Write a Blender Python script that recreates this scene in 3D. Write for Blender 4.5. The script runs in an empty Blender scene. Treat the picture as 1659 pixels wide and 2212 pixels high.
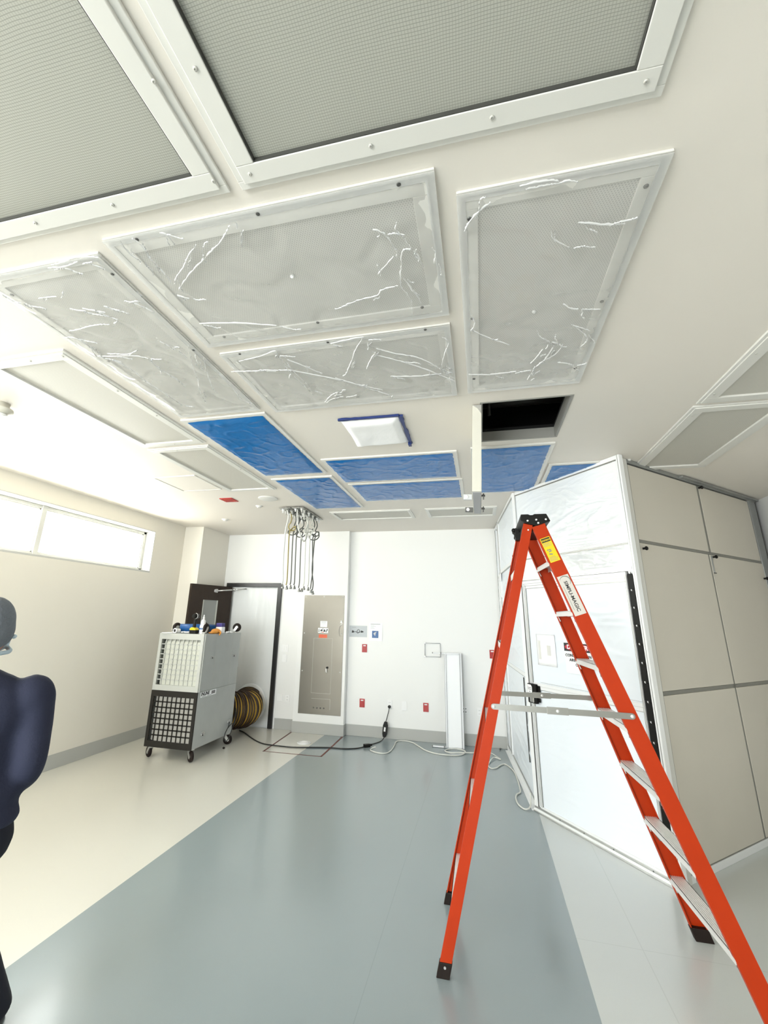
import bpy, math, random
from mathutils import Vector, Matrix, noise
random.seed(7)
SC = bpy.context.scene
COL = SC.collection
H = 3.05
PI = math.pi

# ------------------------------------------------------------------ materials
def _nt(name):
    m = bpy.data.materials.new(name); m.use_nodes = True
    nt = m.node_tree; nt.nodes.clear()
    out = nt.nodes.new('ShaderNodeOutputMaterial')
    return m, nt, out
def N(nt, t, **kw):
    n = nt.nodes.new(t)
    for k, v in kw.items():
        if k in n.inputs.keys(): n.inputs[k].default_value = v
        else: setattr(n, k, v)
    return n
def mth(nt, op, a, b=None, c=None):
    n = nt.nodes.new('ShaderNodeMath'); n.operation = op
    for i, v in enumerate((a, b, c)):
        if v is None: continue
        if isinstance(v, (int, float)): n.inputs[i].default_value = v
        else: nt.links.new(v, n.inputs[i])
    return n.outputs[0]
def mat(name, col, rough=0.6, metal=0.0, bump=0.0, bscale=40.0, var=0.0, vscale=3.0, spec=0.5, coat=0.0):
    m, nt, out = _nt(name)
    b = N(nt, 'ShaderNodeBsdfPrincipled', Roughness=rough, Metallic=metal)
    b.inputs['Base Color'].default_value = (*col, 1)
    b.inputs['Specular IOR Level'].default_value = spec
    b.inputs['Coat Weight'].default_value = coat
    tc = nt.nodes.new('ShaderNodeTexCoord')
    if var > 0:
        nz = N(nt, 'ShaderNodeTexNoise', Scale=vscale, Detail=4.0)
        nt.links.new(tc.outputs['Object'], nz.inputs['Vector'])
        mr = N(nt, 'ShaderNodeMapRange'); mr.inputs[1].default_value = .3; mr.inputs[2].default_value = .7
        mr.inputs[3].default_value = 1 - var; mr.inputs[4].default_value = 1 + var * .5
        nt.links.new(nz.outputs[0], mr.inputs[0])
        mx = nt.nodes.new('ShaderNodeVectorMath'); mx.operation = 'SCALE'
        mx.inputs[0].default_value = col; nt.links.new(mr.outputs[0], mx.inputs['Scale'])
        nt.links.new(mx.outputs[0], b.inputs['Base Color'])
    if bump > 0:
        nz = N(nt, 'ShaderNodeTexNoise', Scale=bscale, Detail=3.0)
        nt.links.new(tc.outputs['Object'], nz.inputs['Vector'])
        bp = N(nt, 'ShaderNodeBump', Strength=bump, Distance=0.01)
        nt.links.new(nz.outputs[0], bp.inputs['Height']); nt.links.new(bp.outputs[0], b.inputs['Normal'])
    nt.links.new(b.outputs[0], out.inputs[0])
    return m
def floor_mat():
    m, nt, out = _nt('vinyl_floor')
    tc = nt.nodes.new('ShaderNodeTexCoord'); sx = nt.nodes.new('ShaderNodeSeparateXYZ')
    nt.links.new(tc.outputs['Object'], sx.inputs[0]); X, Y = sx.outputs[0], sx.outputs[1]
    grey = mth(nt, 'MULTIPLY', mth(nt, 'GREATER_THAN', X, -2.335), mth(nt, 'LESS_THAN', X, 0.425))
    mix = N(nt, 'ShaderNodeMixRGB'); mix.inputs[1].default_value = (.74, .725, .65, 1); mix.inputs[2].default_value = (.285, .338, .352, 1)
    nt.links.new(grey, mix.inputs[0])
    # right hand field: same vinyl as the left, difference in light put into colour
    rgt = mth(nt, 'GREATER_THAN', X, 0.425)
    mix0 = N(nt, 'ShaderNodeMixRGB'); mix0.inputs[2].default_value = (.60, .63, .61, 1)
    nt.links.new(rgt, mix0.inputs[0]); nt.links.new(mix.outputs[0], mix0.inputs[1])
    # welded seams
    def seam(co, at, w=.0025): return mth(nt, 'LESS_THAN', mth(nt, 'ABSOLUTE', mth(nt, 'SUBTRACT', co, at)), w)
    s = mth(nt, 'MULTIPLY', seam(X, .755), rgt)
    s = mth(nt, 'MAXIMUM', s, mth(nt, 'MULTIPLY', seam(Y, 3.30), rgt))
    s = mth(nt, 'MAXIMUM', s, seam(X, -.62, .002))
    fine = N(nt, 'ShaderNodeTexNoise', Scale=420.0, Detail=2.0); nt.links.new(tc.outputs['Object'], fine.inputs['Vector'])
    fr = N(nt, 'ShaderNodeMapRange'); fr.inputs[3].default_value = .93; fr.inputs[4].default_value = 1.05
    nt.links.new(fine.outputs[0], fr.inputs[0])
    sc = nt.nodes.new('ShaderNodeVectorMath'); sc.operation = 'SCALE'; nt.links.new(mix0.outputs[0], sc.inputs[0])
    nt.links.new(mth(nt, 'MULTIPLY', fr.outputs[0], mth(nt, 'SUBTRACT', 1.0, mth(nt, 'MULTIPLY', s, .10))), sc.inputs['Scale'])
    b = N(nt, 'ShaderNodeBsdfPrincipled', Roughness=.25); b.inputs['Specular IOR Level'].default_value = .6; b.inputs['Coat Weight'].default_value = .35; b.inputs['Coat Roughness'].default_value = .14
    nt.links.new(sc.outputs[0], b.inputs['Base Color'])
    nz = N(nt, 'ShaderNodeTexNoise', Scale=260.0, Detail=2.0); nt.links.new(tc.outputs['Object'], nz.inputs['Vector'])
    bp = N(nt, 'ShaderNodeBump', Strength=.05, Distance=.003); nt.links.new(nz.outputs[0], bp.inputs['Height'])
    nt.links.new(bp.outputs[0], b.inputs['Normal'])
    nt.links.new(b.outputs[0], out.inputs[0]); return m
def mesh_mat(name, base, line, pitch, kind):
    """woven square screen or round punched holes, in object space"""
    m, nt, out = _nt(name)
    tc = nt.nodes.new('ShaderNodeTexCoord'); sx = nt.nodes.new('ShaderNodeSeparateXYZ')
    nzd = N(nt, 'ShaderNodeTexNoise', Scale=6.0, Detail=2.0); nt.links.new(tc.outputs['Object'], nzd.inputs['Vector'])
    nt.links.new(tc.outputs['Object'], sx.inputs[0]); X, Y = sx.outputs[0], sx.outputs[1]
    if kind == 'grid':
        Xd = mth(nt, 'MULTIPLY_ADD', nzd.outputs[0], .012, X); Yd = mth(nt, 'MULTIPLY_ADD', nzd.outputs[0], .010, Y)
        fx = mth(nt, 'ABSOLUTE', mth(nt, 'SUBTRACT', mth(nt, 'FRACT', mth(nt, 'DIVIDE', Xd, pitch)), .5))
        fy = mth(nt, 'ABSOLUTE', mth(nt, 'SUBTRACT', mth(nt, 'FRACT', mth(nt, 'DIVIDE', Yd, pitch)), .5))
        f = mth(nt, 'MAXIMUM', mth(nt, 'MULTIPLY', mth(nt, 'GREATER_THAN', fx, .41), .75), mth(nt, 'GREATER_THAN', fy, .40))
    else:
        def lat(ox, oy):
            a = mth(nt, 'SUBTRACT', mth(nt, 'FRACT', mth(nt, 'ADD', mth(nt, 'DIVIDE', X, pitch), ox)), .5)
            b_ = mth(nt, 'MULTIPLY', mth(nt, 'SUBTRACT', mth(nt, 'FRACT', mth(nt, 'ADD', mth(nt, 'DIVIDE', Y, pitch * 1.73), oy)), .5), 1.73)
            return mth(nt, 'LESS_THAN', mth(nt, 'SQRT', mth(nt, 'ADD', mth(nt, 'MULTIPLY', a, a), mth(nt, 'MULTIPLY', b_, b_))), .34)
        f = mth(nt, 'MAXIMUM', lat(0, 0), lat(.5, .5))
    mix = N(nt, 'ShaderNodeMixRGB'); mix.inputs[1].default_value = (*base, 1); mix.inputs[2].default_value = (*line, 1)
    nt.links.new(f, mix.inputs[0])
    b = N(nt, 'ShaderNodeBsdfPrincipled', Roughness=.5)
    nt.links.new(mix.outputs[0], b.inputs['Base Color']); nt.links.new(b.outputs[0], out.inputs[0]); return m
def film_mat(name, fac=.16, col=(.9, .9, .9), rough=.12, bump=.35):
    m, nt, out = _nt(name)
    tc = nt.nodes.new('ShaderNodeTexCoord')
    tr = nt.nodes.new('ShaderNodeBsdfTransparent'); tr.inputs[0].default_value = (.97, .97, .97, 1)
    b = N(nt, 'ShaderNodeBsdfPrincipled', Roughness=rough); b.inputs['Base Color'].default_value = (*col, 1)
    b.inputs['Specular IOR Level'].default_value = .8
    nz = N(nt, 'ShaderNodeTexNoise', Scale=3.5, Detail=2.0, Distortion=.6); nt.links.new(tc.outputs['Object'], nz.inputs['Vector'])
    bp = N(nt, 'ShaderNodeBump', Strength=bump, Distance=.03); nt.links.new(nz.outputs[0], bp.inputs['Height'])
    nt.links.new(bp.outputs[0], b.inputs['Normal'])
    lw = N(nt, 'ShaderNodeLayerWeight', Blend=.5); nt.links.new(bp.outputs[0], lw.inputs['Normal'])
    f = mth(nt, 'MULTIPLY_ADD', mth(nt, 'POWER', lw.outputs['Facing'], 3.0), .7, fac)
    cl = mth(nt, 'MINIMUM', f, .9)
    mx = nt.nodes.new('ShaderNodeMixShader'); nt.links.new(cl, mx.inputs[0])
    nt.links.new(tr.outputs[0], mx.inputs[1]); nt.links.new(b.outputs[0], mx.inputs[2]); nt.links.new(mx.outputs[0], out.inputs[0])
    return m
def glass_mat():
    m, nt, out = _nt('window_glass')
    tr = nt.nodes.new('ShaderNodeBsdfTransparent'); tr.inputs[0].default_value = (.96, .98, .98, 1)
    g = N(nt, 'ShaderNodeBsdfGlossy', Roughness=.02)
    lw = N(nt, 'ShaderNodeLayerWeight', Blend=.5)
    f = mth(nt, 'MULTIPLY_ADD', mth(nt, 'POWER', lw.outputs['Facing'], 5.0), .9, .04)
    mx = nt.nodes.new('ShaderNodeMixShader'); nt.links.new(f, mx.inputs[0])
    nt.links.new(tr.outputs[0], mx.inputs[1]); nt.links.new(g.outputs[0], mx.inputs[2]); nt.links.new(mx.outputs[0], out.inputs[0])
    return m
def wrap_mat(name, col, rough=.2, bump=.5, scale=3.0, stretch=(1, 1, 1), spec=.5):
    """opaque wrinkled plastic sheeting"""
    m, nt, out = _nt(name)
    tc = nt.nodes.new('ShaderNodeTexCoord'); mp = nt.nodes.new('ShaderNodeMapping'); mp.inputs['Scale'].default_value = stretch
    nt.links.new(tc.outputs['Object'], mp.inputs[0])
    nz = N(nt, 'ShaderNodeTexNoise', Scale=scale, Detail=3.0, Distortion=1.8); nt.links.new(mp.outputs[0], nz.inputs['Vector'])
    r = mth(nt, 'SUBTRACT', 1.0, mth(nt, 'MULTIPLY', mth(nt, 'ABSOLUTE', mth(nt, 'SUBTRACT', nz.outputs[0], .5)), 6.0))
    r = mth(nt, 'MAXIMUM', r, 0.0)
    b = N(nt, 'ShaderNodeBsdfPrincipled', Roughness=rough); b.inputs['Base Color'].default_value = (*col, 1)
    b.inputs['Specular IOR Level'].default_value = spec
    bp = N(nt, 'ShaderNodeBump', Strength=bump, Distance=.03); nt.links.new(r, bp.inputs['Height'])
    nt.links.new(bp.outputs[0], b.inputs['Normal']); nt.links.new(b.outputs[0], out.inputs[0]); return m

M = {}
M['wall'] = mat('wall_paint', (.80, .765, .685), .55, bump=.02, bscale=200)
M['wallw'] = mat('wall_paint_white', (.88, .88, .86), .5, bump=.02, bscale=200)
M['ceil'] = mat('ceiling_paint', (.80, .755, .69), .6, bump=.03, bscale=300)
M['floor'] = floor_mat()
M['base'] = mat('vinyl_cove_base', (.46, .465, .44), .4)
M['wframe'] = mat('white_metal_frame', (.74, .73, .69), .38)
M['winframe'] = mat('window_frame_white', (.58, .58, .55), .4)
M['caulk'] = mat('white_plastic', (.82, .82, .80), .35)
M['dark_liner'] = mat('dark_trim', (.05, .05, .045), .6)
M['hepa'] = mesh_mat('woven_screen', (.45, .45, .40), (.29, .29, .255), .0075, 'grid')
M['perf'] = mesh_mat('perforated_steel', (.70, .69, .65), (.50, .49, .46), .0095, 'perf')
M['grille'] = mesh_mat('fine_grille', (.62, .60, .54), (.48, .465, .42), .006, 'perf')
M['film'] = film_mat('clear_film', .22, (.88, .87, .84))
M['crease'] = film_mat('film_crease', .62, (1.0, 1.0, 1.0), .15, .1)
M['filmtape'] = film_mat('film_edge', .36, (.92, .92, .90), .2, .1)
M['tape'] = mat('clear_tape', (.76, .76, .74), .2, bump=.25, bscale=18)
M['blue'] = wrap_mat('blue_film', (.003, .155, .46), .2, .045, 1.6, (1, 1, 1), .28)
M['blued'] = mat('dark_blue_tape', (.01, .03, .16), .4)
M['whitewrap'] = wrap_mat('white_wrap', (.96, .96, .97), .35, .06, 2.0)
M['screw'] = mat('screw_steel', (.12, .12, .115), .4, .6)
M['screww'] = mat('painted_screw', (.55, .54, .50), .4, .3)
M['steel'] = mat('brushed_stainless', (.17, .160, .138), .33, 1.0, var=.06, vscale=2)
M['alu'] = mat('mill_aluminium', (.62, .62, .61), .32, .85, var=.08, vscale=14)
M['step'] = mat('step_aluminium', (.80, .78, .76), .35, .25)
M['profile'] = mat('pale_profile', (.60, .61, .62), .4, .2)
M['alud'] = mat('grey_aluminium', (.36, .36, .34), .35, .8)
M['orange'] = mat('orange_fibreglass', (.45, .034, .003), .45, spec=.22, var=.06, vscale=6, bump=.04, bscale=90)
M['blackp'] = mat('black_plastic', (.008, .008, .007), .45, spec=.22)
M['rubber'] = mat('dark_rubber', (.014, .008, .006), .6, spec=.25)
M['yellow'] = mat('yellow_label', (.80, .60, .01), .4)
M['label'] = mat('grey_label', (.62, .59, .54), .4)
M['ink'] = mat('black_ink', (.02, .02, .02), .5)
M['greyink'] = mat('grey_ink', (.22, .24, .22), .5)
M['white'] = mat('white_paper', (.94, .95, .96), .5)
M['red'] = mat('red_plastic', (.42, .012, .012), .35)
M['signred'] = mat('sign_red', (.55, .03, .05), .35)
M['orangesign'] = mat('orange_sticker', (.75, .12, .03), .4)
M['plate'] = mat('white_wallplate', (.93, .93, .92), .3)
M['encw'] = wrap_mat('white_sheet_panel', (.84, .89, .94), .28, .04, 1.2)
M['encwr'] = wrap_mat('white_sheet_wrinkled', (.88, .90, .90), .2, .14, 1.6, (.6, .6, 2.6))
M['enct'] = mat('tan_panel', (.64, .60, .52), .5, var=.03, vscale=1.5)
M['encf'] = mat('white_post', (.86, .87, .87), .28)
M['encg'] = mat('galvanised_rail', (.34, .35, .34), .35, .5, var=.1, vscale=8)
M['encd'] = mat('shadow_gap_rail', (.22, .215, .19), .5)
M['door'] = mat('dark_brown_door', (.036, .024, .017), .45, spec=.25, var=.15, vscale=10)
M['doorf'] = mat('black_door_frame', (.022, .022, .022), .28, .2)
M['glass'] = glass_mat()
M['doorglass'] = mat('pane_grey_reflection', (.30, .31, .30), .12)  # grey wall reflection in the door glass put into the colour
M['sheet'] = wrap_mat('door_sheeting', (.80, .82, .82), .3, .10, 1.2, (1, 1, .5))
M['mach'] = mat('machine_grey_paint', (.47, .49, .48), .32, .15, var=.05, vscale=5)
M['machl'] = mat('machine_light_paint', (.50, .51, .48), .4, .2)
M['machb'] = mat('machine_black_paint', (.018, .016, .013), .45, spec=.25)
M['prefilt'] = mat('filter_media', (.56, .57, .50), .9, bump=.4, bscale=60)
M['prefiltg'] = mat('filter_media_grey', (.36, .35, .32), .9, bump=.5, bscale=60)
M['caster'] = mat('zinc_caster', (.55, .55, .53), .35, .7)
M['duct'] = mat('yellow_duct', (.55, .33, .03), .55, bump=.3, bscale=20)
M['ductw'] = mat('duct_wire_band', (.035, .015, .006), .5)
M['bluecyl'] = mat('blue_film_roll', (.010, .08, .26), .35, spec=.3)
M['glove'] = mat('orange_glove', (.85, .36, .06), .7, bump=.4, bscale=60)
M['purple'] = mat('violet_lid', (.05, .04, .22), .35)
M['cordw'] = mat('white_cord', (.72, .72, .66), .45)
M['cordy'] = mat('tan_cord', (.34, .28, .10), .45)
M['cordg'] = mat('dark_grey_cord', (.12, .125, .115), .45)
M['cordb'] = mat('black_cord', (.015, .016, .015), .4)
M['tapeline'] = mat('dark_red_tape', (.13, .035, .025), .5)
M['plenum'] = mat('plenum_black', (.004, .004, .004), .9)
M['hatchf'] = mat('grey_hatch_frame', (.30, .295, .27), .5)
M['hatchd'] = mat('hatch_door_cream', (.66, .64, .56), .45)
M['hatche'] = mat('hatch_edge_grey', (.42, .43, .45), .4)
M['skin'] = mat('skin', (.45, .25, .18), .5)
M['hair'] = mat('grey_hair', (.16, .18, .21), .7, bump=.6, bscale=80)
M['navy'] = mat('navy_fabric', (.017, .021, .048), .85, bump=.2, bscale=120)
M['navyd'] = mat('dark_trousers', (.006, .007, .016), .85)
M['mask'] = mat('pale_blue_mask', (.55, .68, .76), .7)
M['rim'] = mat('shoe_black', (.01, .01, .012), .5)
M['bluepic'] = mat('blue_print', (.03, .12, .32), .4)
M['greyprint'] = mat('grey_print', (.55, .58, .60), .5)

# ------------------------------------------------------------------ mesh builder
class MB:
    def __init__(s, T=None): s.v = []; s.f = []; s.mi = []; s.sm = []; s.T = T; s.cur = 0
    def add(s, vs, fs, smooth=False, T=None):
        n = len(s.v)
        det = (1 if T is None else T.to_3x3().determinant()) * (1 if s.T is None else s.T.to_3x3().determinant())
        if det < 0: fs = [tuple(reversed(f)) for f in fs]
        for v in vs:
            v = Vector(v)
            if T is not None: v = T @ v
            if s.T is not None: v = s.T @ v
            s.v.append(v)
        for f in fs: s.f.append([n + i for i in f]); s.mi.append(s.cur); s.sm.append(smooth)
        return s
    def m(s, i): s.cur = i; return s
    def box(s, x0, x1, y0, y1, z0, z1, T=None):
        if x0 > x1: x0, x1 = x1, x0
        if y0 > y1: y0, y1 = y1, y0
        if z0 > z1: z0, z1 = z1, z0
        vs = [(x, y, z) for z in (z0, z1) for y in (y0, y1) for x in (x0, x1)]
        return s.add(vs, [(0, 2, 3, 1), (4, 5, 7, 6), (0, 1, 5, 4), (2, 6, 7, 3), (0, 4, 6, 2), (1, 3, 7, 5)], T=T)
    def prism(s, pts, a, b, axis='z', T=None, smooth=False):
        n = len(pts)
        def P(p, h): return {'z': (p[0], p[1], h), 'y': (p[0], h, p[1]), 'x': (h, p[0], p[1])}[axis]
        vs = [P(p, a) for p in pts] + [P(p, b) for p in pts]
        fs = [tuple(reversed(range(n))), tuple(range(n, 2 * n))]
        s.add(vs, fs, T=T)
        m_ = len(s.v) - 2 * n
        for i in range(n):
            j = (i + 1) % n; q_ = [m_ + i, m_ + j, m_ + n + j, m_ + n + i]
            if s.T is not None and s.T.to_3x3().determinant() < 0: q_.reverse()
            s.f.append(q_); s.mi.append(s.cur); s.sm.append(smooth)
        return s
    def cyl(s, p, q, r, r2=None, n=16, cap=True):
        p, q = Vector(p), Vector(q); r2 = r if r2 is None else r2
        return s.tube([p, q], [r, r2], n, cap)
    def tube(s, pts, r, n=8, cap=True, closed=False):
        pts = [Vector(p) for p in pts]; k = len(pts)
        rr = r if isinstance(r, (list, tuple)) else [r] * k
        vs = []; prev = None
        for i, p in enumerate(pts):
            if closed: t = pts[(i + 1) % k] - pts[i - 1]
            else: t = (pts[min(i + 1, k - 1)] - pts[max(i - 1, 0)])
            if t.length < 1e-9: t = Vector((0, 0, 1))
            t.normalize()
            if prev is None:
                a = Vector((0, 0, 1)) if abs(t.z) < .9 else Vector((1, 0, 0))
                u = t.cross(a).normalized()
            else:
                u = prev - t * prev.dot(t)
                if u.length < 1e-6: u = t.cross(Vector((0, 0, 1)))
                u.normalize()
            prev = u; w = t.cross(u)
            for j in range(n):
                an = 2 * PI * j / n; vs.append(p + (u * math.cos(an) + w * math.sin(an)) * rr[i])
        fs = []
        for i in range(k if closed else k - 1):
            i2 = (i + 1) % k
            for j in range(n):
                j2 = (j + 1) % n; fs.append((i * n + j, i * n + j2, i2 * n + j2, i2 * n + j))
        s.add(vs, fs, True)
        if cap and not closed:
            b = len(s.v) - len(vs)
            s.f.append([b + j for j in reversed(range(n))]); s.f.append([b + (k - 1) * n + j for j in range(n)])
            s.mi += [s.cur] * 2; s.sm += [False] * 2
        return s
    def lathe(s, prof, c, n=24, axis='z'):
        """prof: (r, h) pairs"""
        c = Vector(c); vs = []
        for r, h in prof:
            for j in range(n):
                a = 2 * PI * j / n; x, y = r * math.cos(a), r * math.sin(a)
                vs.append(c + Vector({'z': (x, y, h), 'y': (x, h, y), 'x': (h, x, y)}[axis]))
        fs = []
        for i in range(len(prof) - 1):
            for j in range(n):
                j2 = (j + 1) % n; fs.append((i * n + j, i * n + j2, (i + 1) * n + j2, (i + 1) * n + j))
        s.add(vs, fs, True)
        b = len(s.v) - len(vs)
        s.f.append([b + j for j in reversed(range(n))]); s.f.append([b + (len(prof) - 1) * n + j for j in range(n)])
        s.mi += [s.cur] * 2; s.sm += [False] * 2
        return s
    def ell(s, c, r, R=None, n=16, k=10):
        c = Vector(c); vs = []; fs = []
        for i in range(k + 1):
            th = PI * i / k
            for j in range(n):
                ph = 2 * PI * j / n
                v = Vector((r[0] * math.sin(th) * math.cos(ph), r[1] * math.sin(th) * math.sin(ph), r[2] * math.cos(th)))
                if R is not None: v = R @ v
                vs.append(c + v)
        for i in range(k):
            for j in range(n):
                j2 = (j + 1) % n; fs.append((i * n + j, (i + 1) * n + j, (i + 1) * n + j2, i * n + j2))
        return s.add(vs, fs, True)
    def grid(s, fn, nu, nv, smooth=True):
        vs = [fn(i / nu, j / nv) for j in range(nv + 1) for i in range(nu + 1)]
        fs = [(j * (nu + 1) + i, j * (nu + 1) + i + 1, (j + 1) * (nu + 1) + i + 1, (j + 1) * (nu + 1) + i) for j in range(nv) for i in range(nu)]
        return s.add(vs, fs, smooth)
    def frame(s, x0, x1, y0, y1, w, z0, z1):
        """flat rectangular ring in the xy plane"""
        s.box(x0, x1, y0, y0 + w, z0, z1); s.box(x0, x1, y1 - w, y1, z0, z1)
        s.box(x0, x0 + w, y0 + w, y1 - w, z0, z1); s.box(x1 - w, x1, y0 + w, y1 - w, z0, z1)
        return s
    def build(s, name, mats, parent=None, bevel=0, normals=False, loc=None):
        me = bpy.data.meshes.new(name)
        off = Vector(loc) if loc is not None else Vector((0, 0, 0))
        me.from_pydata([tuple(v - off) for v in s.v], [], s.f)
        if not isinstance(mats, (list, tuple)): mats = [mats]
        for m_ in mats: me.materials.append(M[m_] if isinstance(m_, str) else m_)
        me.polygons.foreach_set('material_index', s.mi); me.polygons.foreach_set('use_smooth', s.sm)
        me.update()
        o = bpy.data.objects.new(name, me); COL.objects.link(o)
        if parent is not None:
            o.parent = parent; o.location = off - WORLD.get(parent.name, Vector((0, 0, 0)))
            WORLD[o.name] = off
        else:
            o.location = off; WORLD[o.name] = off
        if bevel:
            b = o.modifiers.new('bevel', 'BEVEL'); b.width = bevel; b.segments = 2; b.limit_method = 'ANGLE'; b.angle_limit = .6
        return o
WORLD = {}
def tag(o, label, cat, group=None, kind=None):
    o['label'] = label; o['category'] = cat
    if group: o['group'] = group
    if kind: o['kind'] = kind
    return o
def thing(name, loc, label, cat, group=None):
    o = bpy.data.objects.new(name, None); o.empty_display_size = .1; COL.objects.link(o)
    o.location = loc; WORLD[o.name] = Vector(loc)
    return tag(o, label, cat, group)
def struct(o): o['kind'] = 'structure'; return o
def sempty(name, loc):
    o = bpy.data.objects.new(name, None); COL.objects.link(o); o.location = loc; WORLD[o.name] = Vector(loc); o['kind'] = 'structure'; return o
def text_mesh(txt, size, T, name, m, parent, depth=.0006, align='CENTER', sx=1.0, bold=0.0, fit=None):
    cu = bpy.data.curves.new('t', 'FONT'); cu.body = txt; cu.size = size; cu.align_x = align; cu.align_y = 'CENTER'
    cu.extrude = depth; cu.offset = bold; cu.resolution_u = 3
    o = bpy.data.objects.new('t', cu); COL.objects.link(o)
    dg = bpy.context.evaluated_depsgraph_get(); me = bpy.data.meshes.new_from_object(o.evaluated_get(dg))
    bpy.data.objects.remove(o); bpy.data.curves.remove(cu)
    if fit:
        xs = [v.co.x for v in me.vertices]; sx = fit / (max(xs) - min(xs))
    me.transform(T @ Matrix.Diagonal((sx, 1, 1, 1)))
    me.materials.clear(); me.materials.append(M[m])
    ob = bpy.data.objects.new(name, me); COL.objects.link(ob)
    ob.parent = parent; ob.location = -WORLD.get(parent.name, Vector((0, 0, 0))); WORLD[ob.name] = Vector((0, 0, 0))
    return ob
def smooth_path(pts, k=6, closed=False):
    P = [Vector(p) for p in pts]; n = len(P); out = []
    rng = range(n if closed else n - 1)
    for i in rng:
        p1, p2 = P[i], P[(i + 1) % n]
        p0 = P[i - 1] if (closed or i > 0) else p1
        p3 = P[(i + 2) % n] if (closed or i + 2 < n) else p2
        for j in range(k):
            t = j / k
            out.append(.5 * ((2 * p1) + (p2 - p0) * t + (2 * p0 - 5 * p1 + 4 * p2 - p3) * t * t + (3 * p1 - p0 - 3 * p2 + p3) * t ** 3))
    if not closed: out.append(P[-1])
    return out
def solid(mb, name, m, parent, voxel=.014, smooth=6):
    """fuse the overlapping volumes of mb into one continuous surface"""
    o = mb.build('tmp', m)
    r = o.modifiers.new('r', 'REMESH'); r.mode = 'VOXEL'; r.voxel_size = voxel; r.use_smooth_shade = True
    sm = o.modifiers.new('s', 'SMOOTH'); sm.iterations = smooth; sm.factor = .6
    dg = bpy.context.evaluated_depsgraph_get(); me = bpy.data.meshes.new_from_object(o.evaluated_get(dg))
    bpy.data.objects.remove(o)
    me.materials.clear(); me.materials.append(M[m])
    for p in me.polygons: p.use_smooth = True
    ob = bpy.data.objects.new(name, me); COL.objects.link(ob); ob.parent = parent
    ob.location = -WORLD.get(parent.name, Vector((0, 0, 0))); WORLD[ob.name] = Vector((0, 0, 0))
    return ob
# creases of the clear films, as seen on each diffuser (metres on the ceiling)
F1= [[(-1.25,1.08),(-1.26,1.11),(-1.26,1.15),(-1.25,1.18),(-1.26,1.2)],[(-1.2,1.08),(-1.19,1.1),(-1.19,1.14),(-1.2,1.18),(-1.2,1.22),(-1.2,1.29),(-1.21,1.32)],[(-1.2,1.33),(-1.16,1.29),(-1.1,1.25),(-1.04,1.2),(-0.98,1.16)],[(-1.2,1.36),(-1.1,1.29),(-1.01,1.24),(-0.94,1.2),(-0.87,1.16),(-0.81,1.11)],[(-1.08,1.08),(-1.06,1.1),(-1.06,1.14)],[(-0.78,1.1),(-0.79,1.13)],[(-1.23,1.39),(-1.19,1.42)],[(-1.25,1.59),(-1.08,1.62),(-0.89,1.68)],[(-0.22,1.23),(-0.23,1.26),(-0.21,1.29),(-0.2,1.32),(-0.19,1.36),(-0.22,1.36),(-0.24,1.44),(-0.26,1.54),(-0.24,1.6),(-0.23,1.66),(-0.24,1.75)],[(-0.31,1.24),(-0.28,1.26),(-0.26,1.3),(-0.25,1.34)],[(-0.24,1.5),(-0.22,1.57),(-0.2,1.62),(-0.19,1.67)],[(-0.34,1.46),(-0.26,1.38)],[(-0.27,1.54),(-0.34,1.55),(-0.37,1.58),(-0.45,1.59),(-0.52,1.61)],[(-0.11,1.37),(-0.1,1.4),(-0.11,1.45)]]
F2= [[(0.02,1.32),(0.02,1.3),(0.03,1.29)],[(0.02,1.79),(0.04,1.86),(0.02,1.93)],[(0.02,1.91),(0.11,2.0),(0.21,2.08)],[(0.0,2.33),(0.14,2.36),(0.26,2.35)],[(0.42,1.81),(0.46,1.85),(0.49,1.86)],[(0.48,1.97),(0.51,2.0),(0.56,2.07),(0.58,2.12),(0.56,2.17)],[(0.33,1.98),(0.35,2.04),(0.4,2.09)],[(0.33,2.28),(0.36,2.21),(0.38,2.15)],[(0.35,2.34),(0.4,2.26),(0.43,2.13)],[(0.34,2.41),(0.38,2.29),(0.45,2.21),(0.47,2.13)],[(0.47,2.3),(0.52,2.32),(0.56,2.35)],[(0.12,2.35),(0.24,2.36)],[(0.33,2.46),(0.34,2.41)],[(0.01,1.32),(0.04,1.27),(0.1,1.22)],[(0.31,1.38),(0.33,1.43),(0.39,1.48)],[(0.4,1.37),(0.49,1.4),(0.56,1.41)],[(0.19,1.18),(0.27,1.18),(0.31,1.19)]]
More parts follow.
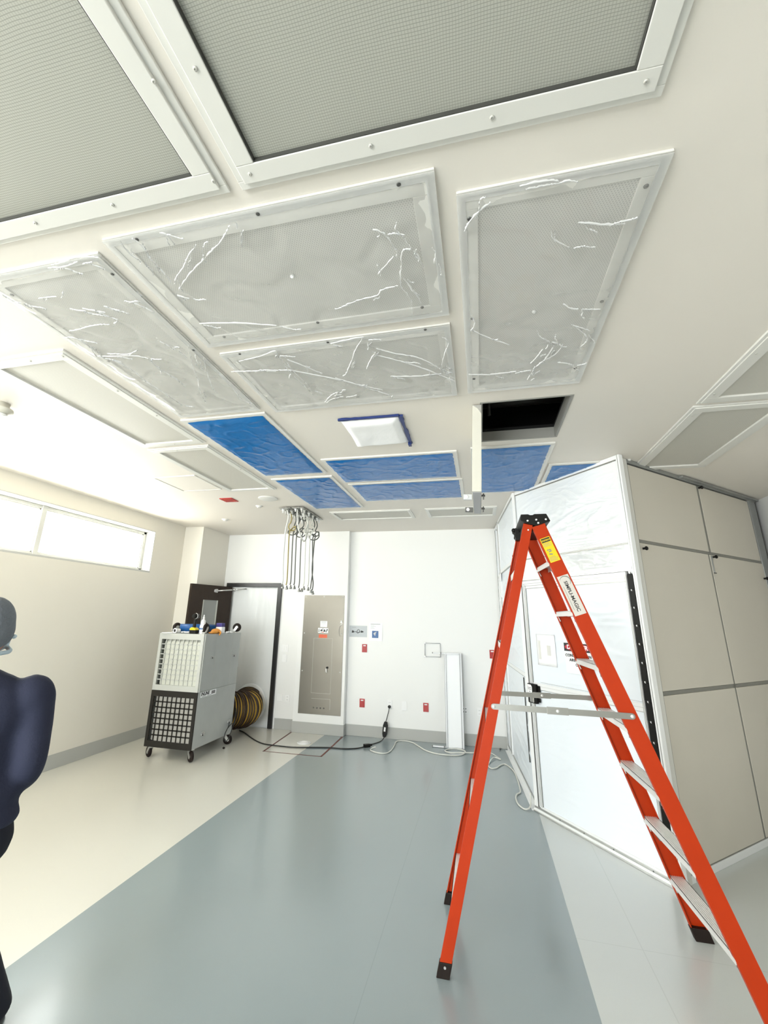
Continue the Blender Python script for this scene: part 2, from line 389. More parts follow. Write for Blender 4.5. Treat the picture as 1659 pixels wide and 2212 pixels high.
F3= [[(-1.0,1.88),(-0.99,1.97),(-1.0,2.07),(-0.98,2.21),(-0.96,2.38)],[(-0.98,1.99),(-0.97,2.12),(-0.95,2.24),(-0.95,2.32)],[(-0.96,1.97),(-0.9,2.04),(-0.82,2.15)],[(-1.16,2.04),(-1.07,2.06),(-0.98,2.08),(-0.89,2.14),(-0.77,2.22),(-0.64,2.32),(-0.52,2.41)],[(-0.76,2.21),(-0.64,2.33),(-0.49,2.48)],[(-0.68,1.88),(-0.55,1.86),(-0.5,1.86)],[(-0.51,1.87),(-0.57,1.96),(-0.62,2.06),(-0.68,2.17),(-0.71,2.2)],[(-0.49,1.9),(-0.5,1.97)],[(-0.47,2.0),(-0.52,2.08),(-0.56,2.16)],[(-0.46,1.97),(-0.38,2.03),(-0.26,2.1),(-0.17,2.21),(-0.14,2.27),(-0.08,2.36)],[(-0.47,2.03),(-0.35,2.12),(-0.23,2.23),(-0.08,2.39)],[(-0.44,2.26),(-0.28,2.29),(-0.15,2.29)],[(-0.12,1.94),(-0.09,1.99),(-0.11,2.07),(-0.14,2.2),(-0.12,2.29),(-0.09,2.37)],[(-0.92,2.49),(-0.85,2.41),(-0.8,2.38)],[(-0.91,2.5),(-0.86,2.46),(-0.78,2.44)],[(-1.33,2.02),(-1.21,2.04),(-1.07,2.07)],[(-1.23,1.93),(-1.1,1.91),(-0.99,1.88),(-1.0,1.92)]]
F4= [[(-1.65,1.13),(-1.58,1.14),(-1.5,1.13)],[(-1.62,1.12),(-1.56,1.12),(-1.5,1.11),(-1.43,1.12),(-1.4,1.13)],[(-1.86,1.27),(-1.77,1.28)],[(-1.78,1.36),(-1.75,1.38),(-1.72,1.39)],[(-1.72,1.37),(-1.69,1.39),(-1.64,1.42)],[(-1.61,1.38),(-1.58,1.41),(-1.56,1.42)],[(-1.49,1.37),(-1.46,1.39),(-1.43,1.43),(-1.41,1.47)],[(-1.93,1.5),(-1.88,1.5),(-1.8,1.49),(-1.74,1.49),(-1.69,1.5)],[(-2.0,1.54),(-1.95,1.56),(-1.94,1.63),(-1.98,1.72)],[(-1.98,1.72),(-1.89,1.74),(-1.77,1.76),(-1.71,1.8)],[(-1.97,1.73),(-1.91,1.79),(-1.89,1.9),(-1.9,2.02),(-1.89,2.17),(-1.88,2.34)],[(-1.71,1.8),(-1.72,1.88),(-1.71,1.96),(-1.7,2.04),(-1.7,2.12)],[(-1.41,1.73),(-1.5,1.89),(-1.57,2.05),(-1.65,2.2),(-1.7,2.34)],[(-1.42,1.81),(-1.46,1.88),(-1.48,1.99)],[(-1.4,1.85),(-1.46,1.97),(-1.54,2.16),(-1.56,2.25)],[(-1.41,1.98),(-1.41,2.12),(-1.44,2.33),(-1.41,2.42)],[(-1.54,1.67),(-1.52,1.72),(-1.51,1.76)],[(-1.9,1.71),(-1.8,1.74),(-1.71,1.72)],[(-1.39,1.33),(-1.39,1.36)],[(-2.0,1.22),(-1.99,1.26),(-1.97,1.28)]]
WORLD_S, E_LEFT, E_BOUNCE, E_FRONT, EXPO = 2.2, 190.0, 330.0, 430.0, 0.12
# ================================================================== the room
XL, XR, YB, YF = -4.68, 3.12, 7.16, -3.2
struct(MB().box(XL - .3, XR + .3, YF - .3, YB + .4, -.12, 0).build('floor', 'floor'))
# ceiling with the open hatch cut out
hx0, hx1, hy0, hy1 = .075, .628, 2.775, 3.45
c = MB(); T_ = .10
c.box(XL - .3, hx0, YF - .3, YB + .4, H, H + T_); c.box(hx1, XR + .3, YF - .3, YB + .4, H, H + T_)
c.box(hx0, hx1, YF - .3, hy0, H, H + T_); c.box(hx0, hx1, hy1, YB + .4, H, H + T_)
struct(c.build('ceiling', 'ceil'))
# left wall with the long high window
wy0, wy1, wz0, wz1 = -.60, 5.685, 2.25, 2.845
w = MB(); th = .20
w.box(XL - th, XL, YF - .3, YB + .4, 0, wz0); w.box(XL - th, XL, YF - .3, YB + .4, wz1, H)
w.box(XL - th, XL, YF - .3, wy0, wz0, wz1); w.box(XL - th, XL, wy1, YB + .4, wz0, wz1)
struct(w.build('wall_left', 'wall'))
struct(MB().box(XR, XR + .25, YF - .3, YB + .4, 0, H).build('wall_right', 'wallw'))
# back wall with the doorway
dx0, dx1, dz = -4.20, -3.235, 2.20
w = MB(); w.box(XL, dx0, YB + .02, YB + .27, 0, H); w.box(dx1, XR, YB, YB + .27, 0, H); w.box(dx0, dx1, YB + .02, YB + .27, dz, H)
struct(w.build('wall_back', 'wallw'))
struct(MB().box(XL, -4.34, 6.37, YB + .02, 0, H).build('wall_column', 'wall', bevel=.004))
struct(MB().box(-2.86, -2.05, 7.06, YB, 0, H).build('wall_chase', 'wallw', bevel=.004))
# unseen wall behind the camera; wide window added, its span set for the light
fx0, fx1, fz0, fz1 = -4.4, -.9, .6, 2.7
w = MB(); w.box(XL, XR, YF - .25, YF, 0, fz0); w.box(XL, XR, YF - .25, YF, fz1, H); w.box(XL, fx0, YF - .25, YF, fz0, fz1); w.box(fx1, XR, YF - .25, YF, fz0, fz1)
struct(w.build('wall_front', 'wall'))
# cove base
def base(name, *boxes):
    b = MB()
    for q in boxes: b.box(*q)
    return struct(b.build(name, 'base', bevel=.003))
base('baseboard_left', (XL, XL + .006, YF, 6.37, 0, .152))
base('baseboard_column', (XL + .006, -4.334, 6.364, 6.37, 0, .152), (-4.34, -4.334, 6.37, 7.16, 0, .152))
base('baseboard_back', (-3.20, -2.86, 7.154, 7.16, 0, .152), (-2.05, XR, 7.154, 7.16, 0, .152))
base('baseboard_chase', (-2.866, -2.044, 7.054, 7.06, 0, .152), (-2.05, -2.044, 7.06, 7.154, 0, .152), (-2.866, -2.86, 7.06, 7.154, 0, .152))
base('baseboard_right', (XR - .006, XR, YF, 7.154, 0, .152))
# ---- window_1: left, high
def window_left():
    root = sempty('window_1', (XL, (wy0 + wy1) / 2, wz0))
    xo = XL - .15
    # reveal lining
    r = MB(); r.box(xo - .05, XL + .001, wy0, wy1, wz0 - .012, wz0 + .012); r.box(xo - .05, XL, wy0, wy1, wz1 - .012, wz1)
    r.box(xo - .05, XL, wy1 - .012, wy1, wz0 + .012, wz1 - .012); r.box(xo - .05, XL, wy0, wy0 + .012, wz0 + .012, wz1 - .012)
    r.build('window_sill', 'winframe', root, bevel=.002)
    f = MB(); y0, y1, z0, z1 = wy0 + .012, wy1 - .012, wz0 + .012, wz1 - .012
    a = .05
    f.box(xo - .05, xo, y0, y1, z0, z0 + a * .7); f.box(xo - .05, xo, y0, y1, z1 - a * .7, z1)
    f.box(xo - .05, xo, y0, y0 + a, z0, z1); f.box(xo - .05, xo, y1 - a, y1, z0, z1)
    for ym in (3.98, 2.40, .83): f.box(xo - .05, xo + .012, ym - .03, ym + .03, z0, z1)
    f.build('window_frame', 'winframe', root, bevel=.003)
    g = MB()
    for a0, a1 in ((y0 + a, .80), (.86, 2.37), (2.43, 3.95), (4.01, y1 - a)):
        g = MB(); g.box(xo - .03, xo - .026, a0, a1, z0 + .035, z1 - .035); p = g.build('pane', 'glass', root)
        s = MB()
        for q in ((a0, a0 + .014), (a1 - .014, a1)): s.box(xo - .034, xo - .012, q[0], q[1], z0 + .035, z1 - .035)
        s.box(xo - .034, xo - .012, a0, a1, z1 - .05, z1 - .035); s.box(xo - .034, xo - .012, a0, a1, z0 + .035, z0 + .045)
        s.build('glazing_bead', 'wframe', p)
window_left()
def window_front():
    root = sempty('window_2', ((fx0 + fx1) / 2, YF, fz0))
    f = MB(); f.T = Matrix.Rotation(0, 4, 'X')
    y0, y1 = YF - .20, YF - .14
    f.box(fx0, fx1, y0, y1, fz0, fz0 + .05); f.box(fx0, fx1, y0, y1, fz1 - .05, fz1); f.box(fx0, fx0 + .05, y0, y1, fz0, fz1); f.box(fx1 - .05, fx1, y0, y1, fz0, fz1)
    for x in (-3.2, -2.05): f.box(x - .03, x + .03, y0, y1, fz0, fz1)
    f.build('window_frame', 'winframe', root, bevel=.003)
    for a, b in ((fx0 + .05, -3.23), (-3.17, -2.08), (-2.02, fx1 - .05)):
        MB().box(a, b, YF - .18, YF - .175, fz0 + .05, fz1 - .05).build('pane', 'glass', root)
window_front()
# ---- door_1
d1 = sempty('door_1', (-3.7, YB, 0))
f = MB(); yf = YB - .035
f.box(-4.262, -3.225, yf, YB + .14, 2.135, 2.203); f.box(-3.298, -3.225, yf, YB + .14, 0, 2.14); f.box(-4.262, -4.19, yf, YB + .14, 0, 2.14)
f.build('door_frame', 'doorf', d1, bevel=.004)
# leaf swung open into the room, lying in front of the column
hg, fe = Vector((-4.165, 7.105, 0)), Vector((-4.39, 6.275, 0))
ux = (fe - hg); L = ux.length; ux.normalize(); nx = Vector((-ux.y, ux.x, 0))   # normal toward the room centre
if nx.x < 0: nx = -nx
LT = Matrix(((ux.x, nx.x, 0, hg.x), (ux.y, nx.y, 0, hg.y), (0, 0, 1, 0), (0, 0, 0, 1)))
lf = MB(LT); W0, W1, Z0, Z1 = .30, .60, 1.10, 1.895
lf.box(0, W0, 0, .045, .01, 2.13); lf.box(W1, L, 0, .045, .01, 2.13); lf.box(W0, W1, 0, .045, .01, Z0); lf.box(W0, W1, 0, .045, Z1, 2.13)
leaf = lf.build('door_leaf', 'door', d1, bevel=.002)
MB(LT).box(W0, W1, .015, .03, Z0, Z1).build('vision_pane', 'doorglass', leaf)
b = MB(LT)
for q in ((W0 - .004, W0 + .012, Z0, Z1), (W1 - .012, W1 + .004, Z0, Z1)): b.box(q[0], q[1], .002, .048, q[2], q[3])
b.build('glazing_bead', 'machl', leaf)
hd = MB(LT); hd.cyl((L - .07, .045, 1.0), (L - .07, .10, 1.0), .012); hd.cyl((L - .07, .10, 1.0), (L - .19, .10, 1.0), .010); hd.box(L - .10, L - .04, .045, .053, .93, 1.09)
hd.build('door_handle', 'alu', leaf, bevel=.001)
# closer arm from the leaf to the frame head
cl = MB()
pa, pb, pc = LT @ Vector((.36, .055, 2.045)), Vector((-3.99, 6.93, 2.075)), Vector((-3.86, 7.10, 2.10))
cl.cyl(pa, pb, .011); cl.cyl(pb, pc, .011); cl.cyl(pa + Vector((0, 0, -.03)), pa + Vector((0, 0, .03)), .022); cl.cyl(pb + Vector((0, 0, -.025)), pb + Vector((0, 0, .025)), .02)
cl.box(-.04, .04, 0, .05, -.02, .02, T=Matrix.Translation(LT @ Vector((.40, .045, 2.045))))
cl.build('door_closer', 'alu', leaf)
# plastic sheeting sealed over the doorway
def sheet(u, v):
    x = -4.19 + .893 * u; z = .0 + 2.135 * v
    dy = .012 * noise.noise(Vector((u * 4, v * 3, 1.3))) + .006 * noise.noise(Vector((u * 14, v * 5, 4)))
    dy += -.03 * max(0, v - .9) * 6 * math.exp(-((u - .25) / .12) ** 2)
    return (x, YB - .005 + dy + .02 * 0, z)
o = MB(Matrix.Identity(4)).grid(sheet, 40, 60).build('plastic_sheeting', 'sheet')
sm = o.modifiers.new('thick', 'SOLIDIFY'); sm.thickness = .002
tag(o, 'pale grey plastic sheeting sealed across the doorway in the black frame', 'plastic sheet')
# service penetration floor drain, tape
o = thing('floor_drain', (-2.46, 6.545, 0), 'round white floor drain cover on the floor in front of the steel wall panel', 'floor drain')
d = MB(); d.lathe([(.001, .0), (.095, .0), (.10, .004), (.092, .008), (.001, .008)], (-2.46, 6.545, 0), 32); d.build('rim', 'plate', o)
d = MB()
for r in (.028, .05, .072):
    d.tube([(-2.46 + r * math.cos(a * PI / 16), 6.545 + r * math.sin(a * PI / 16), .009) for a in range(32)], .004, 5, closed=True)
d.cyl((-2.40, 6.525, .008), (-2.40, 6.525, .012), .007); d.build('grate', 'plate', o)
tl = MB()
def strip(mb, a, b, w, z0=0.0, z1=.0015):
    a, b = Vector((*a, 0)), Vector((*b, 0)); d_ = (b - a).normalized(); n = Vector((-d_.y, d_.x, 0)) * w / 2
    mb.prism([((a + n).x, (a + n).y), ((a - n).x, (a - n).y), ((b - n).x, (b - n).y), ((b + n).x, (b + n).y)], z0, z1)
strip(tl, (-2.862, 7.05), (-2.805, 6.01), .022); strip(tl, (-2.82, 6.015), (-2.02, 6.03), .016); strip(tl, (-2.028, 6.03), (-2.055, 7.05), .026)
tag(tl.build('floor_tape', 'tapeline'), 'thin dark red tape outline on the floor around the drain', 'tape')

# ================================================================== ceiling units
def cbox_frame(mb, x0, x1, y0, y1, w, zt, t):   # ring hanging t below zt
    return mb.frame(x0, x1, y0, y1, w, zt - t, zt)
def screws(parent, pts, z, m='screww', r=.007):
    for x, y in pts:
        MB().lathe([(.001, 0), (r, 0), (r * .9, -.003), (r * .35, -.0045), (.001, -.002)], (x, y, z), 10).build('screw', m, parent)
def hepa(name, x0, x1, y0, y1, label, sc):
    """screen opening x0..x1, y0..y1"""
    o = thing(name, ((x0 + x1) / 2, (y0 + y1) / 2, H), label, 'ceiling filter', None)
    a, b = .062, .086
    l = MB(); cbox_frame(l, x0 - b, x1 + b, y0 - b, y1 + b, b - a + .006, H, .012); l.build('mounting_lip', 'wframe', o, bevel=.002)
    f = MB(); cbox_frame(f, x0 - a, x1 + a, y0 - a, y1 + a, a, H, .022); f.build('frame', 'wframe', o, bevel=.0025)
    g = MB(); cbox_frame(g, x0 - .004, x1 + .004, y0 - .004, y1 + .004, .007, H - .003, .016); g.build('dark_liner', 'dark_liner', o)  # dark ring standing in for the shade around the recessed screen
    MB().box(x0, x1, y0, y1, H - .004, H - .001).build('screen', 'hepa', o)
    screws(o, sc, H - .022)
    return o
hepa('ceiling_filter', -1.91, -.835, -.6, .922, 'grey screened ceiling filter at the top left of the view, in a screwed white frame', [(-.773, .66), (-.776, .95), (-1.17, .95), (-1.507, .95)])
hepa('ceiling_filter', -.62, .456, -.6, .925, 'largest ceiling filter, dark grey woven screen nearest overhead beside the bare right ceiling', [(-.648, .66), (-.648, .955), (-.25, .955), (.10, .955), (.487, .955)])

CR = {
'A': F1, 'B': F2, 'C': F3, 'D': F4 }
def punched(x0, x1, y0, y1, label, sc, knob=None, m=.036, w=.048):
    """white punched supply diffuser whose outer lip is x0..x1, y0..y1"""
    o = thing('ceiling_diffuser', ((x0 + x1) / 2, (y0 + y1) / 2, H), label, 'ceiling diffuser')
    l = MB(); cbox_frame(l, x0, x1, y0, y1, m, H, .010); l.build('mounting_lip', 'wframe', o, bevel=.002)
    g = MB(); cbox_frame(g, x0 + m, x1 - m, y0 + m, y1 - m, .003, H, .012); g.build('dark_liner', 'alud', o)
    i = m + .003
    f = MB(); cbox_frame(f, x0 + i, x1 - i, y0 + i, y1 - i, w, H, .016); f.build('frame', 'wframe', o, bevel=.002)
    j = i + w
    MB().box(x0 + j - .002, x1 - j + .002, y0 + j - .002, y1 - j + .002, H - .008, H - .003).build('punched_face', 'perf', o)
    screws(o, sc, H - .016, 'screw', .0085)
    if knob: MB().ell((knob[0], knob[1], H - .014), (.009, .009, .007)).build('knob', 'plate', o)
    return o
punched(-1.34, -.073, 1.079, 1.80, 'widest punched ceiling diffuser, wrapped in clear film, in the middle of the ceiling', [(-.191, 1.10), (-.695, 1.10), (-1.198, 1.10), (-.694, 1.722), (-.19, 1.72), (-1.203, 1.73)], (-.696, 1.413), m=.02, w=.058)
punched(-.010, .635, 1.182, 2.589, 'long film-wrapped ceiling diffuser right of the middle, ending above the open hatch', [(.589, 1.286), (.03, 1.286), (.587, 1.85), (.03, 1.85), (.03, 2.415), (.58, 2.411)], (.306, 1.863), m=.022, w=.045)
punched(-1.32, -.075, 1.875, 2.60, 'narrower-looking film-wrapped ceiling diffuser between the widest one and the blue films', [(-.698, 1.885), (-.195, 1.885), (-1.203, 1.887), (-1.194, 2.485), (-.699, 2.498), (-.2, 2.50)], m=.018, w=.045)
punched(-2.04, -1.408, 1.130, 2.545, 'long film-wrapped ceiling diffuser on the left with the most creased clear film', [(-1.43, 1.232), (-1.98, 1.242), (-1.977, 1.80), (-1.972, 2.349), (-1.43, 1.80)], m=.022, w=.045)

def film(x0, x1, y0, y1, creases, label, seed):
    z0 = H - .024
    def fn(u, v):
        e = min(u, 1 - u, v, 1 - v); s = min(1, e * 14)
        x, y = x0 + (x1 - x0) * u, y0 + (y1 - y0) * v
        n1 = noise.noise(Vector((x * 3, y * 3, seed))); n2 = abs(noise.noise(Vector((x * 9 + n1 * 2, y * 9, seed + 5))))
        r = abs(noise.noise(Vector((x * 4 - y * 2, y * 4 + x, seed + 9))))
        return (x, y, H - .013 - s * (.010 + .006 * n1 + .004 * n2) + .010 * max(0, .12 - r) / .12 * s * .5)
    nx_, ny_ = int((x1 - x0) / .016), int((y1 - y0) / .016)
    mb = MB(); mb.grid(fn, nx_, ny_)
    mb.m(1)
    rnd = random.Random(seed)
    extra = []
    for cr in creases:      # shorter secondary folds running off the main ones
        for _ in range(2):
            p = cr[rnd.randrange(len(cr))]; q = cr[-1]; an = math.atan2(q[1] - cr[0][1], q[0] - cr[0][0]) + rnd.uniform(-.9, .9); ln = rnd.uniform(.02, .11)
            if abs(p[0] - x0) < .03 or abs(p[0] - x1) < .03: continue
            e_ = [(min(max(p[0] + math.cos(an) * ln * t + rnd.uniform(-.006, .006) + .015, x0 + .01), x1 - .01), min(max(p[1] + math.sin(an) * ln * t + rnd.uniform(-.006, .006) + .01, y0 + .01), y1 - .01)) for t in (0, .35, .7, 1)]
            extra.append(e_)
    for ic, cr in enumerate(list(creases) + extra):
        if ic == len(creases): wscale = .5
        elif ic == 0: wscale = 1.0
        pts = smooth_path([(p[0], p[1], 0) for p in cr], 7)
        n = len(pts); L_, R_ = [], []
        wmax = rnd.uniform(.0014, .0040)
        for i, p in enumerate(pts):
            t = (pts[min(i + 1, n - 1)] - pts[max(0, i - 1)]); t.normalize(); nn = Vector((-t.y, t.x, 0))
            w_ = wscale * wmax * (.25 + .75 * math.sin(PI * (i + .5) / n)) * rnd.uniform(.45, 1.25)
            q = p + nn * rnd.uniform(-.003, .003)
            zz = H - .030
            L_.append((q.x - nn.x * w_, q.y - nn.y * w_, zz)); R_.append((q.x + nn.x * w_, q.y + nn.y * w_, zz))
        mid = [(pp.x, pp.y, H - .036) for pp in pts]
        vs = L_ + mid + R_
        fs = []
        for i in range(n - 1):
            fs.append((i, i + 1, n + i + 1, n + i)); fs.append((n + i, n + i + 1, 2 * n + i + 1, 2 * n + i))
        mb.add(vs, fs, True)
    o = mb.build('clear_film', ['film', 'crease'])
    tag(o, label, 'plastic film')
    t = MB(); k = .03
    # the tape that holds the film down along its edges
    t.frame(x0 - .004, x1 + .004, y0 - .004, y1 + .004, k, H - .0185, H - .0172)
    t.build('edge_tape', 'filmtape', o)
    return o
film(-1.335, -.078, 1.084, 1.795, CR['A'], 'clear film taped over the widest punched ceiling diffuser', 3)
film(-.006, .630, 1.187, 2.584, CR['B'], 'clear film taped over the long diffuser beside the bare right ceiling', 11)
film(-1.315, -.080, 1.880, 2.595, CR['C'], 'clear film with a fan of long creases on the diffuser before the blue films', 19)
film(-2.035, -1.413, 1.135, 2.540, CR['D'], 'most heavily creased clear film, over the long left diffuser', 27)

def blue(x0, x1, y0, y1, label, seed, lip=.035):
    o = thing('ceiling_diffuser', ((x0 + x1) / 2, (y0 + y1) / 2, H), label[0], 'ceiling diffuser')
    l = MB(); cbox_frame(l, x0 - lip, x1 + lip, y0 - lip, y1 + lip, lip + .01, H, .014); l.build('frame', 'wframe', o, bevel=.002)
    MB().box(x0, x1, y0, y1, H - .006, H - .002).build('punched_face', 'perf', o)
    def fn(u, v):
        x, y = x0 + (x1 - x0) * u, y0 + (y1 - y0) * v
        e = min(u * (x1 - x0), (1 - u) * (x1 - x0), v * (y1 - y0), (1 - v) * (y1 - y0)); s = min(1, e / .05)
        n1 = noise.noise(Vector((x * 5, y * 4, seed)))
        r = abs(noise.noise(Vector((x * 6 - y * 3, y * 5 + x * 3, seed + 9)))); r2 = abs(noise.noise(Vector((x * 11, y * 7, seed + 3))))
        z = H - .016 - s * (.004 + .0022 * n1) - s * .0050 * max(0, .07 - r) / .07 - s * .0012 * max(0, .10 - r2) / .10
        if u in (0, 1) or v in (0, 1): x += .006 * noise.noise(Vector((y * 20, x * 20, seed))); y += .006 * noise.noise(Vector((x * 20, y * 20, seed + 2)))
        return (x, y, z)
    f = MB(); f.grid(fn, int((x1 - x0) / .014), int((y1 - y0) / .014))
    tag(f.build('blue_film', 'blue'), label[1], 'plastic film')
blue(-2.05, -1.44, 2.635, 3.95, ('long ceiling diffuser under blue film, nearest the clear wrapped left diffuser', 'largest sheet of blue film, on the left next to the creased clear film'), 1)
blue(-2.03, -1.43, 4.125, 5.40, ('ceiling diffuser under blue film, nearest the hanging cords', 'blue film on the ceiling right beside the hanging cords'), 2)
blue(-1.31, -.165, 3.64, 4.31, ('wide ceiling diffuser under blue film, just beyond the white wrapped light', 'wide blue film just beyond the white wrapped ceiling light'), 3)
blue(-1.28, -.15, 4.435, 5.11, ('wide ceiling diffuser under blue film, nearest the grey grilles by the back wall', 'wide blue film nearest the grey grilles by the back wall'), 4)
blue(.02, .61, 3.60, 4.95, ('ceiling diffuser under blue film, beyond the open ceiling hatch', 'blue film behind the hanging hatch door'), 5)
blue(.70, 1.30, 4.14, 5.5, ('ceiling diffuser under blue film, mostly hidden by the white enclosure', 'small visible corner of blue film above the white enclosure'), 6)

def slot(x0, x1, y0, y1, a, label, sc, m='grille', group=None, lipdrop=.018):
    o = thing('ceiling_grille', ((x0 + x1) / 2, (y0 + y1) / 2, H), label, 'ceiling grille', group)
    l = MB(); cbox_frame(l, x0, x1, y0, y1, .022, H, .012); l.build('mounting_lip', 'wframe', o, bevel=.002)
    f = MB(); cbox_frame(f, x0 + .018, x1 - .018, y0 + .018, y1 - .018, a - .018, H, lipdrop); f.build('frame', 'wframe', o, bevel=.002)
    MB().box(x0 + a - .002, x1 - a + .002, y0 + a - .002, y1 - a + .002, H - .006, H - .002).build('grille_face', m, o)
    screws(o, sc, H - lipdrop)
slot(-2.755, -2.148, 1.66, 3.035, .075, 'long grey ceiling grille nearest the smoke detector', [(-2.417, 1.70), (-2.19, 1.70), (-2.19, 2.105), (-2.19, 2.475), (-2.422, 2.99)])
slot(-2.765, -2.165, 3.088, 4.455, .07, 'grey ceiling grille next to the square access panel', [(-2.5, 3.13), (-2.2, 3.7)])
slot(-1.94, -.83, 5.65, 6.16, .045, 'narrow grey ceiling grille by the back wall, closest to the hanging cords', [])
slot(-.64, .262, 5.65, 6.16, .045, 'narrow grey ceiling grille by the back wall, behind the hatch latches', [])
slot(1.415, 2.02, 1.65, 3.04, .085, 'grey ceiling grille cut off by the right edge of the view', [(1.455, 2.895), (1.455, 2.445)])
slot(1.415, 2.02, 3.08, 4.42, .085, 'grey ceiling grille above the tan side of the enclosure', [(1.455, 3.2)])
# flush access panel
o = thing('access_panel', (-3.05, 4.09, H), 'square flush access panel in the bright ceiling near the left wall', 'access panel')
l = MB(); l.frame(-3.30, -2.80, 3.83, 4.36, .012, H - .010, H); l.build('frame', 'wframe', o, bevel=.001)
MB().box(-3.286, -2.814, 3.844, 4.346, H - .006, H - .001).build('panel', 'ceil', o)
# smoke detector
o = thing('smoke_detector', (-3.17, 2.12, H), 'round white smoke detector on the ceiling near the left edge of the view', 'smoke detector')
d = MB(); d.lathe([(.001, 0), (.050, 0), (.050, -.035), (.076, -.040), (.080, -.052), (.062, -.068), (.050, -.072), (.048, -.078)], (-3.17, 2.12, H), 28); d.build('housing', 'hatchd', o)
d = MB(); d.lathe([(.048, -.080), (.044, -.086), (.02, -.09), (.001, -.09)], (-3.17, 2.12, H), 24)
d.build('sensor_cap', 'plate', o)
# small round ceiling items and red tag
o = MB().lathe([(.001, 0), (.115, 0), (.118, -.006), (.108, -.012), (.001, -.010)], (-2.46, 4.84, H), 32).build('ceiling_speaker', 'wframe', loc=(-2.46, 4.84, H))
tag(o, 'flat round white ceiling speaker beyond the square access panel', 'ceiling speaker')
for i, (x, y, r, lb) in enumerate(((-2.755, 5.19, .045, 'small white sprinkler cover on the ceiling left of the hanging cords'), (-3.67, 5.90, .055, 'small white sprinkler cover on the ceiling nearest the doorway'))):
    o = MB().lathe([(.001, 0), (r, 0), (r, -.004), (r * .6, -.012), (r * .6, -.022), (.001, -.022)], (x, y, H), 20).build('sprinkler_cover', 'wframe', loc=(x, y, H))
    tag(o, lb, 'sprinkler cover')
o = thing('ceiling_sign', (-2.985, 4.83, H), 'small red square plate on the ceiling next to the square access panel', 'sign')
MB().box(-3.07, -2.90, 4.745, 4.915, H - .008, H).build('plate', 'red', o)
s = MB(); rr = random.Random(4)
for k in range(7): x = -3.05 + rr.random() * .12; y = 4.76 + rr.random() * .12; s.box(x, x + .02, y, y + .012, H - .0095, H - .008)
s.build('markings', 'orangesign', o)
# square ceiling light wrapped in white plastic with blue tape
def padq():
    o = thing('ceiling_light', (-.712, 3.095, H), 'square ceiling light wrapped in white plastic edged with dark blue tape', 'ceiling light')
    C4 = [(-.928, 2.838), (-.492, 2.846), (-.497, 3.345), (-.935, 3.375)]
    def fn(u, v):
        a = Vector((*C4[0], 0)).lerp(Vector((*C4[1], 0)), u); b = Vector((*C4[3], 0)).lerp(Vector((*C4[2], 0)), u); p = a.lerp(b, v)
        e = min(u, 1 - u, v, 1 - v); s_ = min(1, e * 9)
        bow = .012 * math.sin(PI * u) * (1 if v < .5 else -1) * (1 - 4 * v * (1 - v)) + 0
        p.y += bow; p.x += .010 * math.sin(PI * v) * (1 if u < .5 else -1) * (1 - 4 * u * (1 - u))
        return (p.x, p.y, H - .004 - .030 * s_ - .005 * noise.noise(Vector((u * 4, v * 4, 2))))
    MB().grid(fn, 30, 30).build('plastic_cover', 'whitewrap', o)
    t = MB()
    for a, b, w in (((-.935, 2.828), (-.49, 2.835), .022), ((-.485, 2.835), (-.486, 3.36), .026)):
        A, B = Vector((*a, 0)), Vector((*b, 0)); d_ = (B - A).normalized(); n = Vector((-d_.y, d_.x, 0)); P_ = []; Q_ = []
        for i in range(15):
            p = A.lerp(B, i / 14); ww = w * (.45 + .9 * abs(noise.noise(Vector((i * .7, w * 50, 0)))))
            P_.append(((p - n * ww).x, (p - n * ww).y)); Q_.append(((p + n * ww * .5).x, (p + n * ww * .5).y))
        for i in range(14): t.prism([P_[i], P_[i + 1], Q_[i + 1], Q_[i]], H - .016, H - .002)
    t.box(-.502, -.478, 3.34, 3.385, H - .03, H)
    t.build('blue_tape', 'blued', o)
padq()
# open hatch
o = thing('ceiling_hatch', (.35, 3.11, H), 'open black ceiling hatch with its narrow door hanging straight down', 'ceiling hatch')
f = MB()
for q in ((hx0, hx0 + .006, hy0, hy1), (hx1 - .006, hx1, hy0, hy1), (hx0 + .006, hx1 - .006, hy0, hy0 + .006), (hx0 + .006, hx1 - .006, hy1 - .006, hy1)): f.box(q[0], q[1], q[2], q[3], H - .001, H + .075)
f.frame(hx0 - .012, hx1 + .012, hy0 - .012, hy1 + .012, .013, H - .004, H)
f.build('frame', 'hatchf', o)
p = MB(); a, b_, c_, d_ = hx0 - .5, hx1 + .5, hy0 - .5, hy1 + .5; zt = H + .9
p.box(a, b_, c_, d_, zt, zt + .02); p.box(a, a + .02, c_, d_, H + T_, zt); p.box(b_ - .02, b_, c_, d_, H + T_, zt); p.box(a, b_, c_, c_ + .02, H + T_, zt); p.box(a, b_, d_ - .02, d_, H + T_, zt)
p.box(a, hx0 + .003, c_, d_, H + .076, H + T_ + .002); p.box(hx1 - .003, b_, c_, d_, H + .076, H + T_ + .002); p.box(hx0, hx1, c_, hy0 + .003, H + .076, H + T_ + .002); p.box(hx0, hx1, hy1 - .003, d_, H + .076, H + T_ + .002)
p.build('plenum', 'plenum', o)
p = MB(); p.cyl((.0, 3.42, H + .32), (.8, 3.42, H + .32), .05); p.cyl((.14, 3.3, H + .15), (.14, 3.3, H + .8), .012); p.build('pipe', 'machb', o)
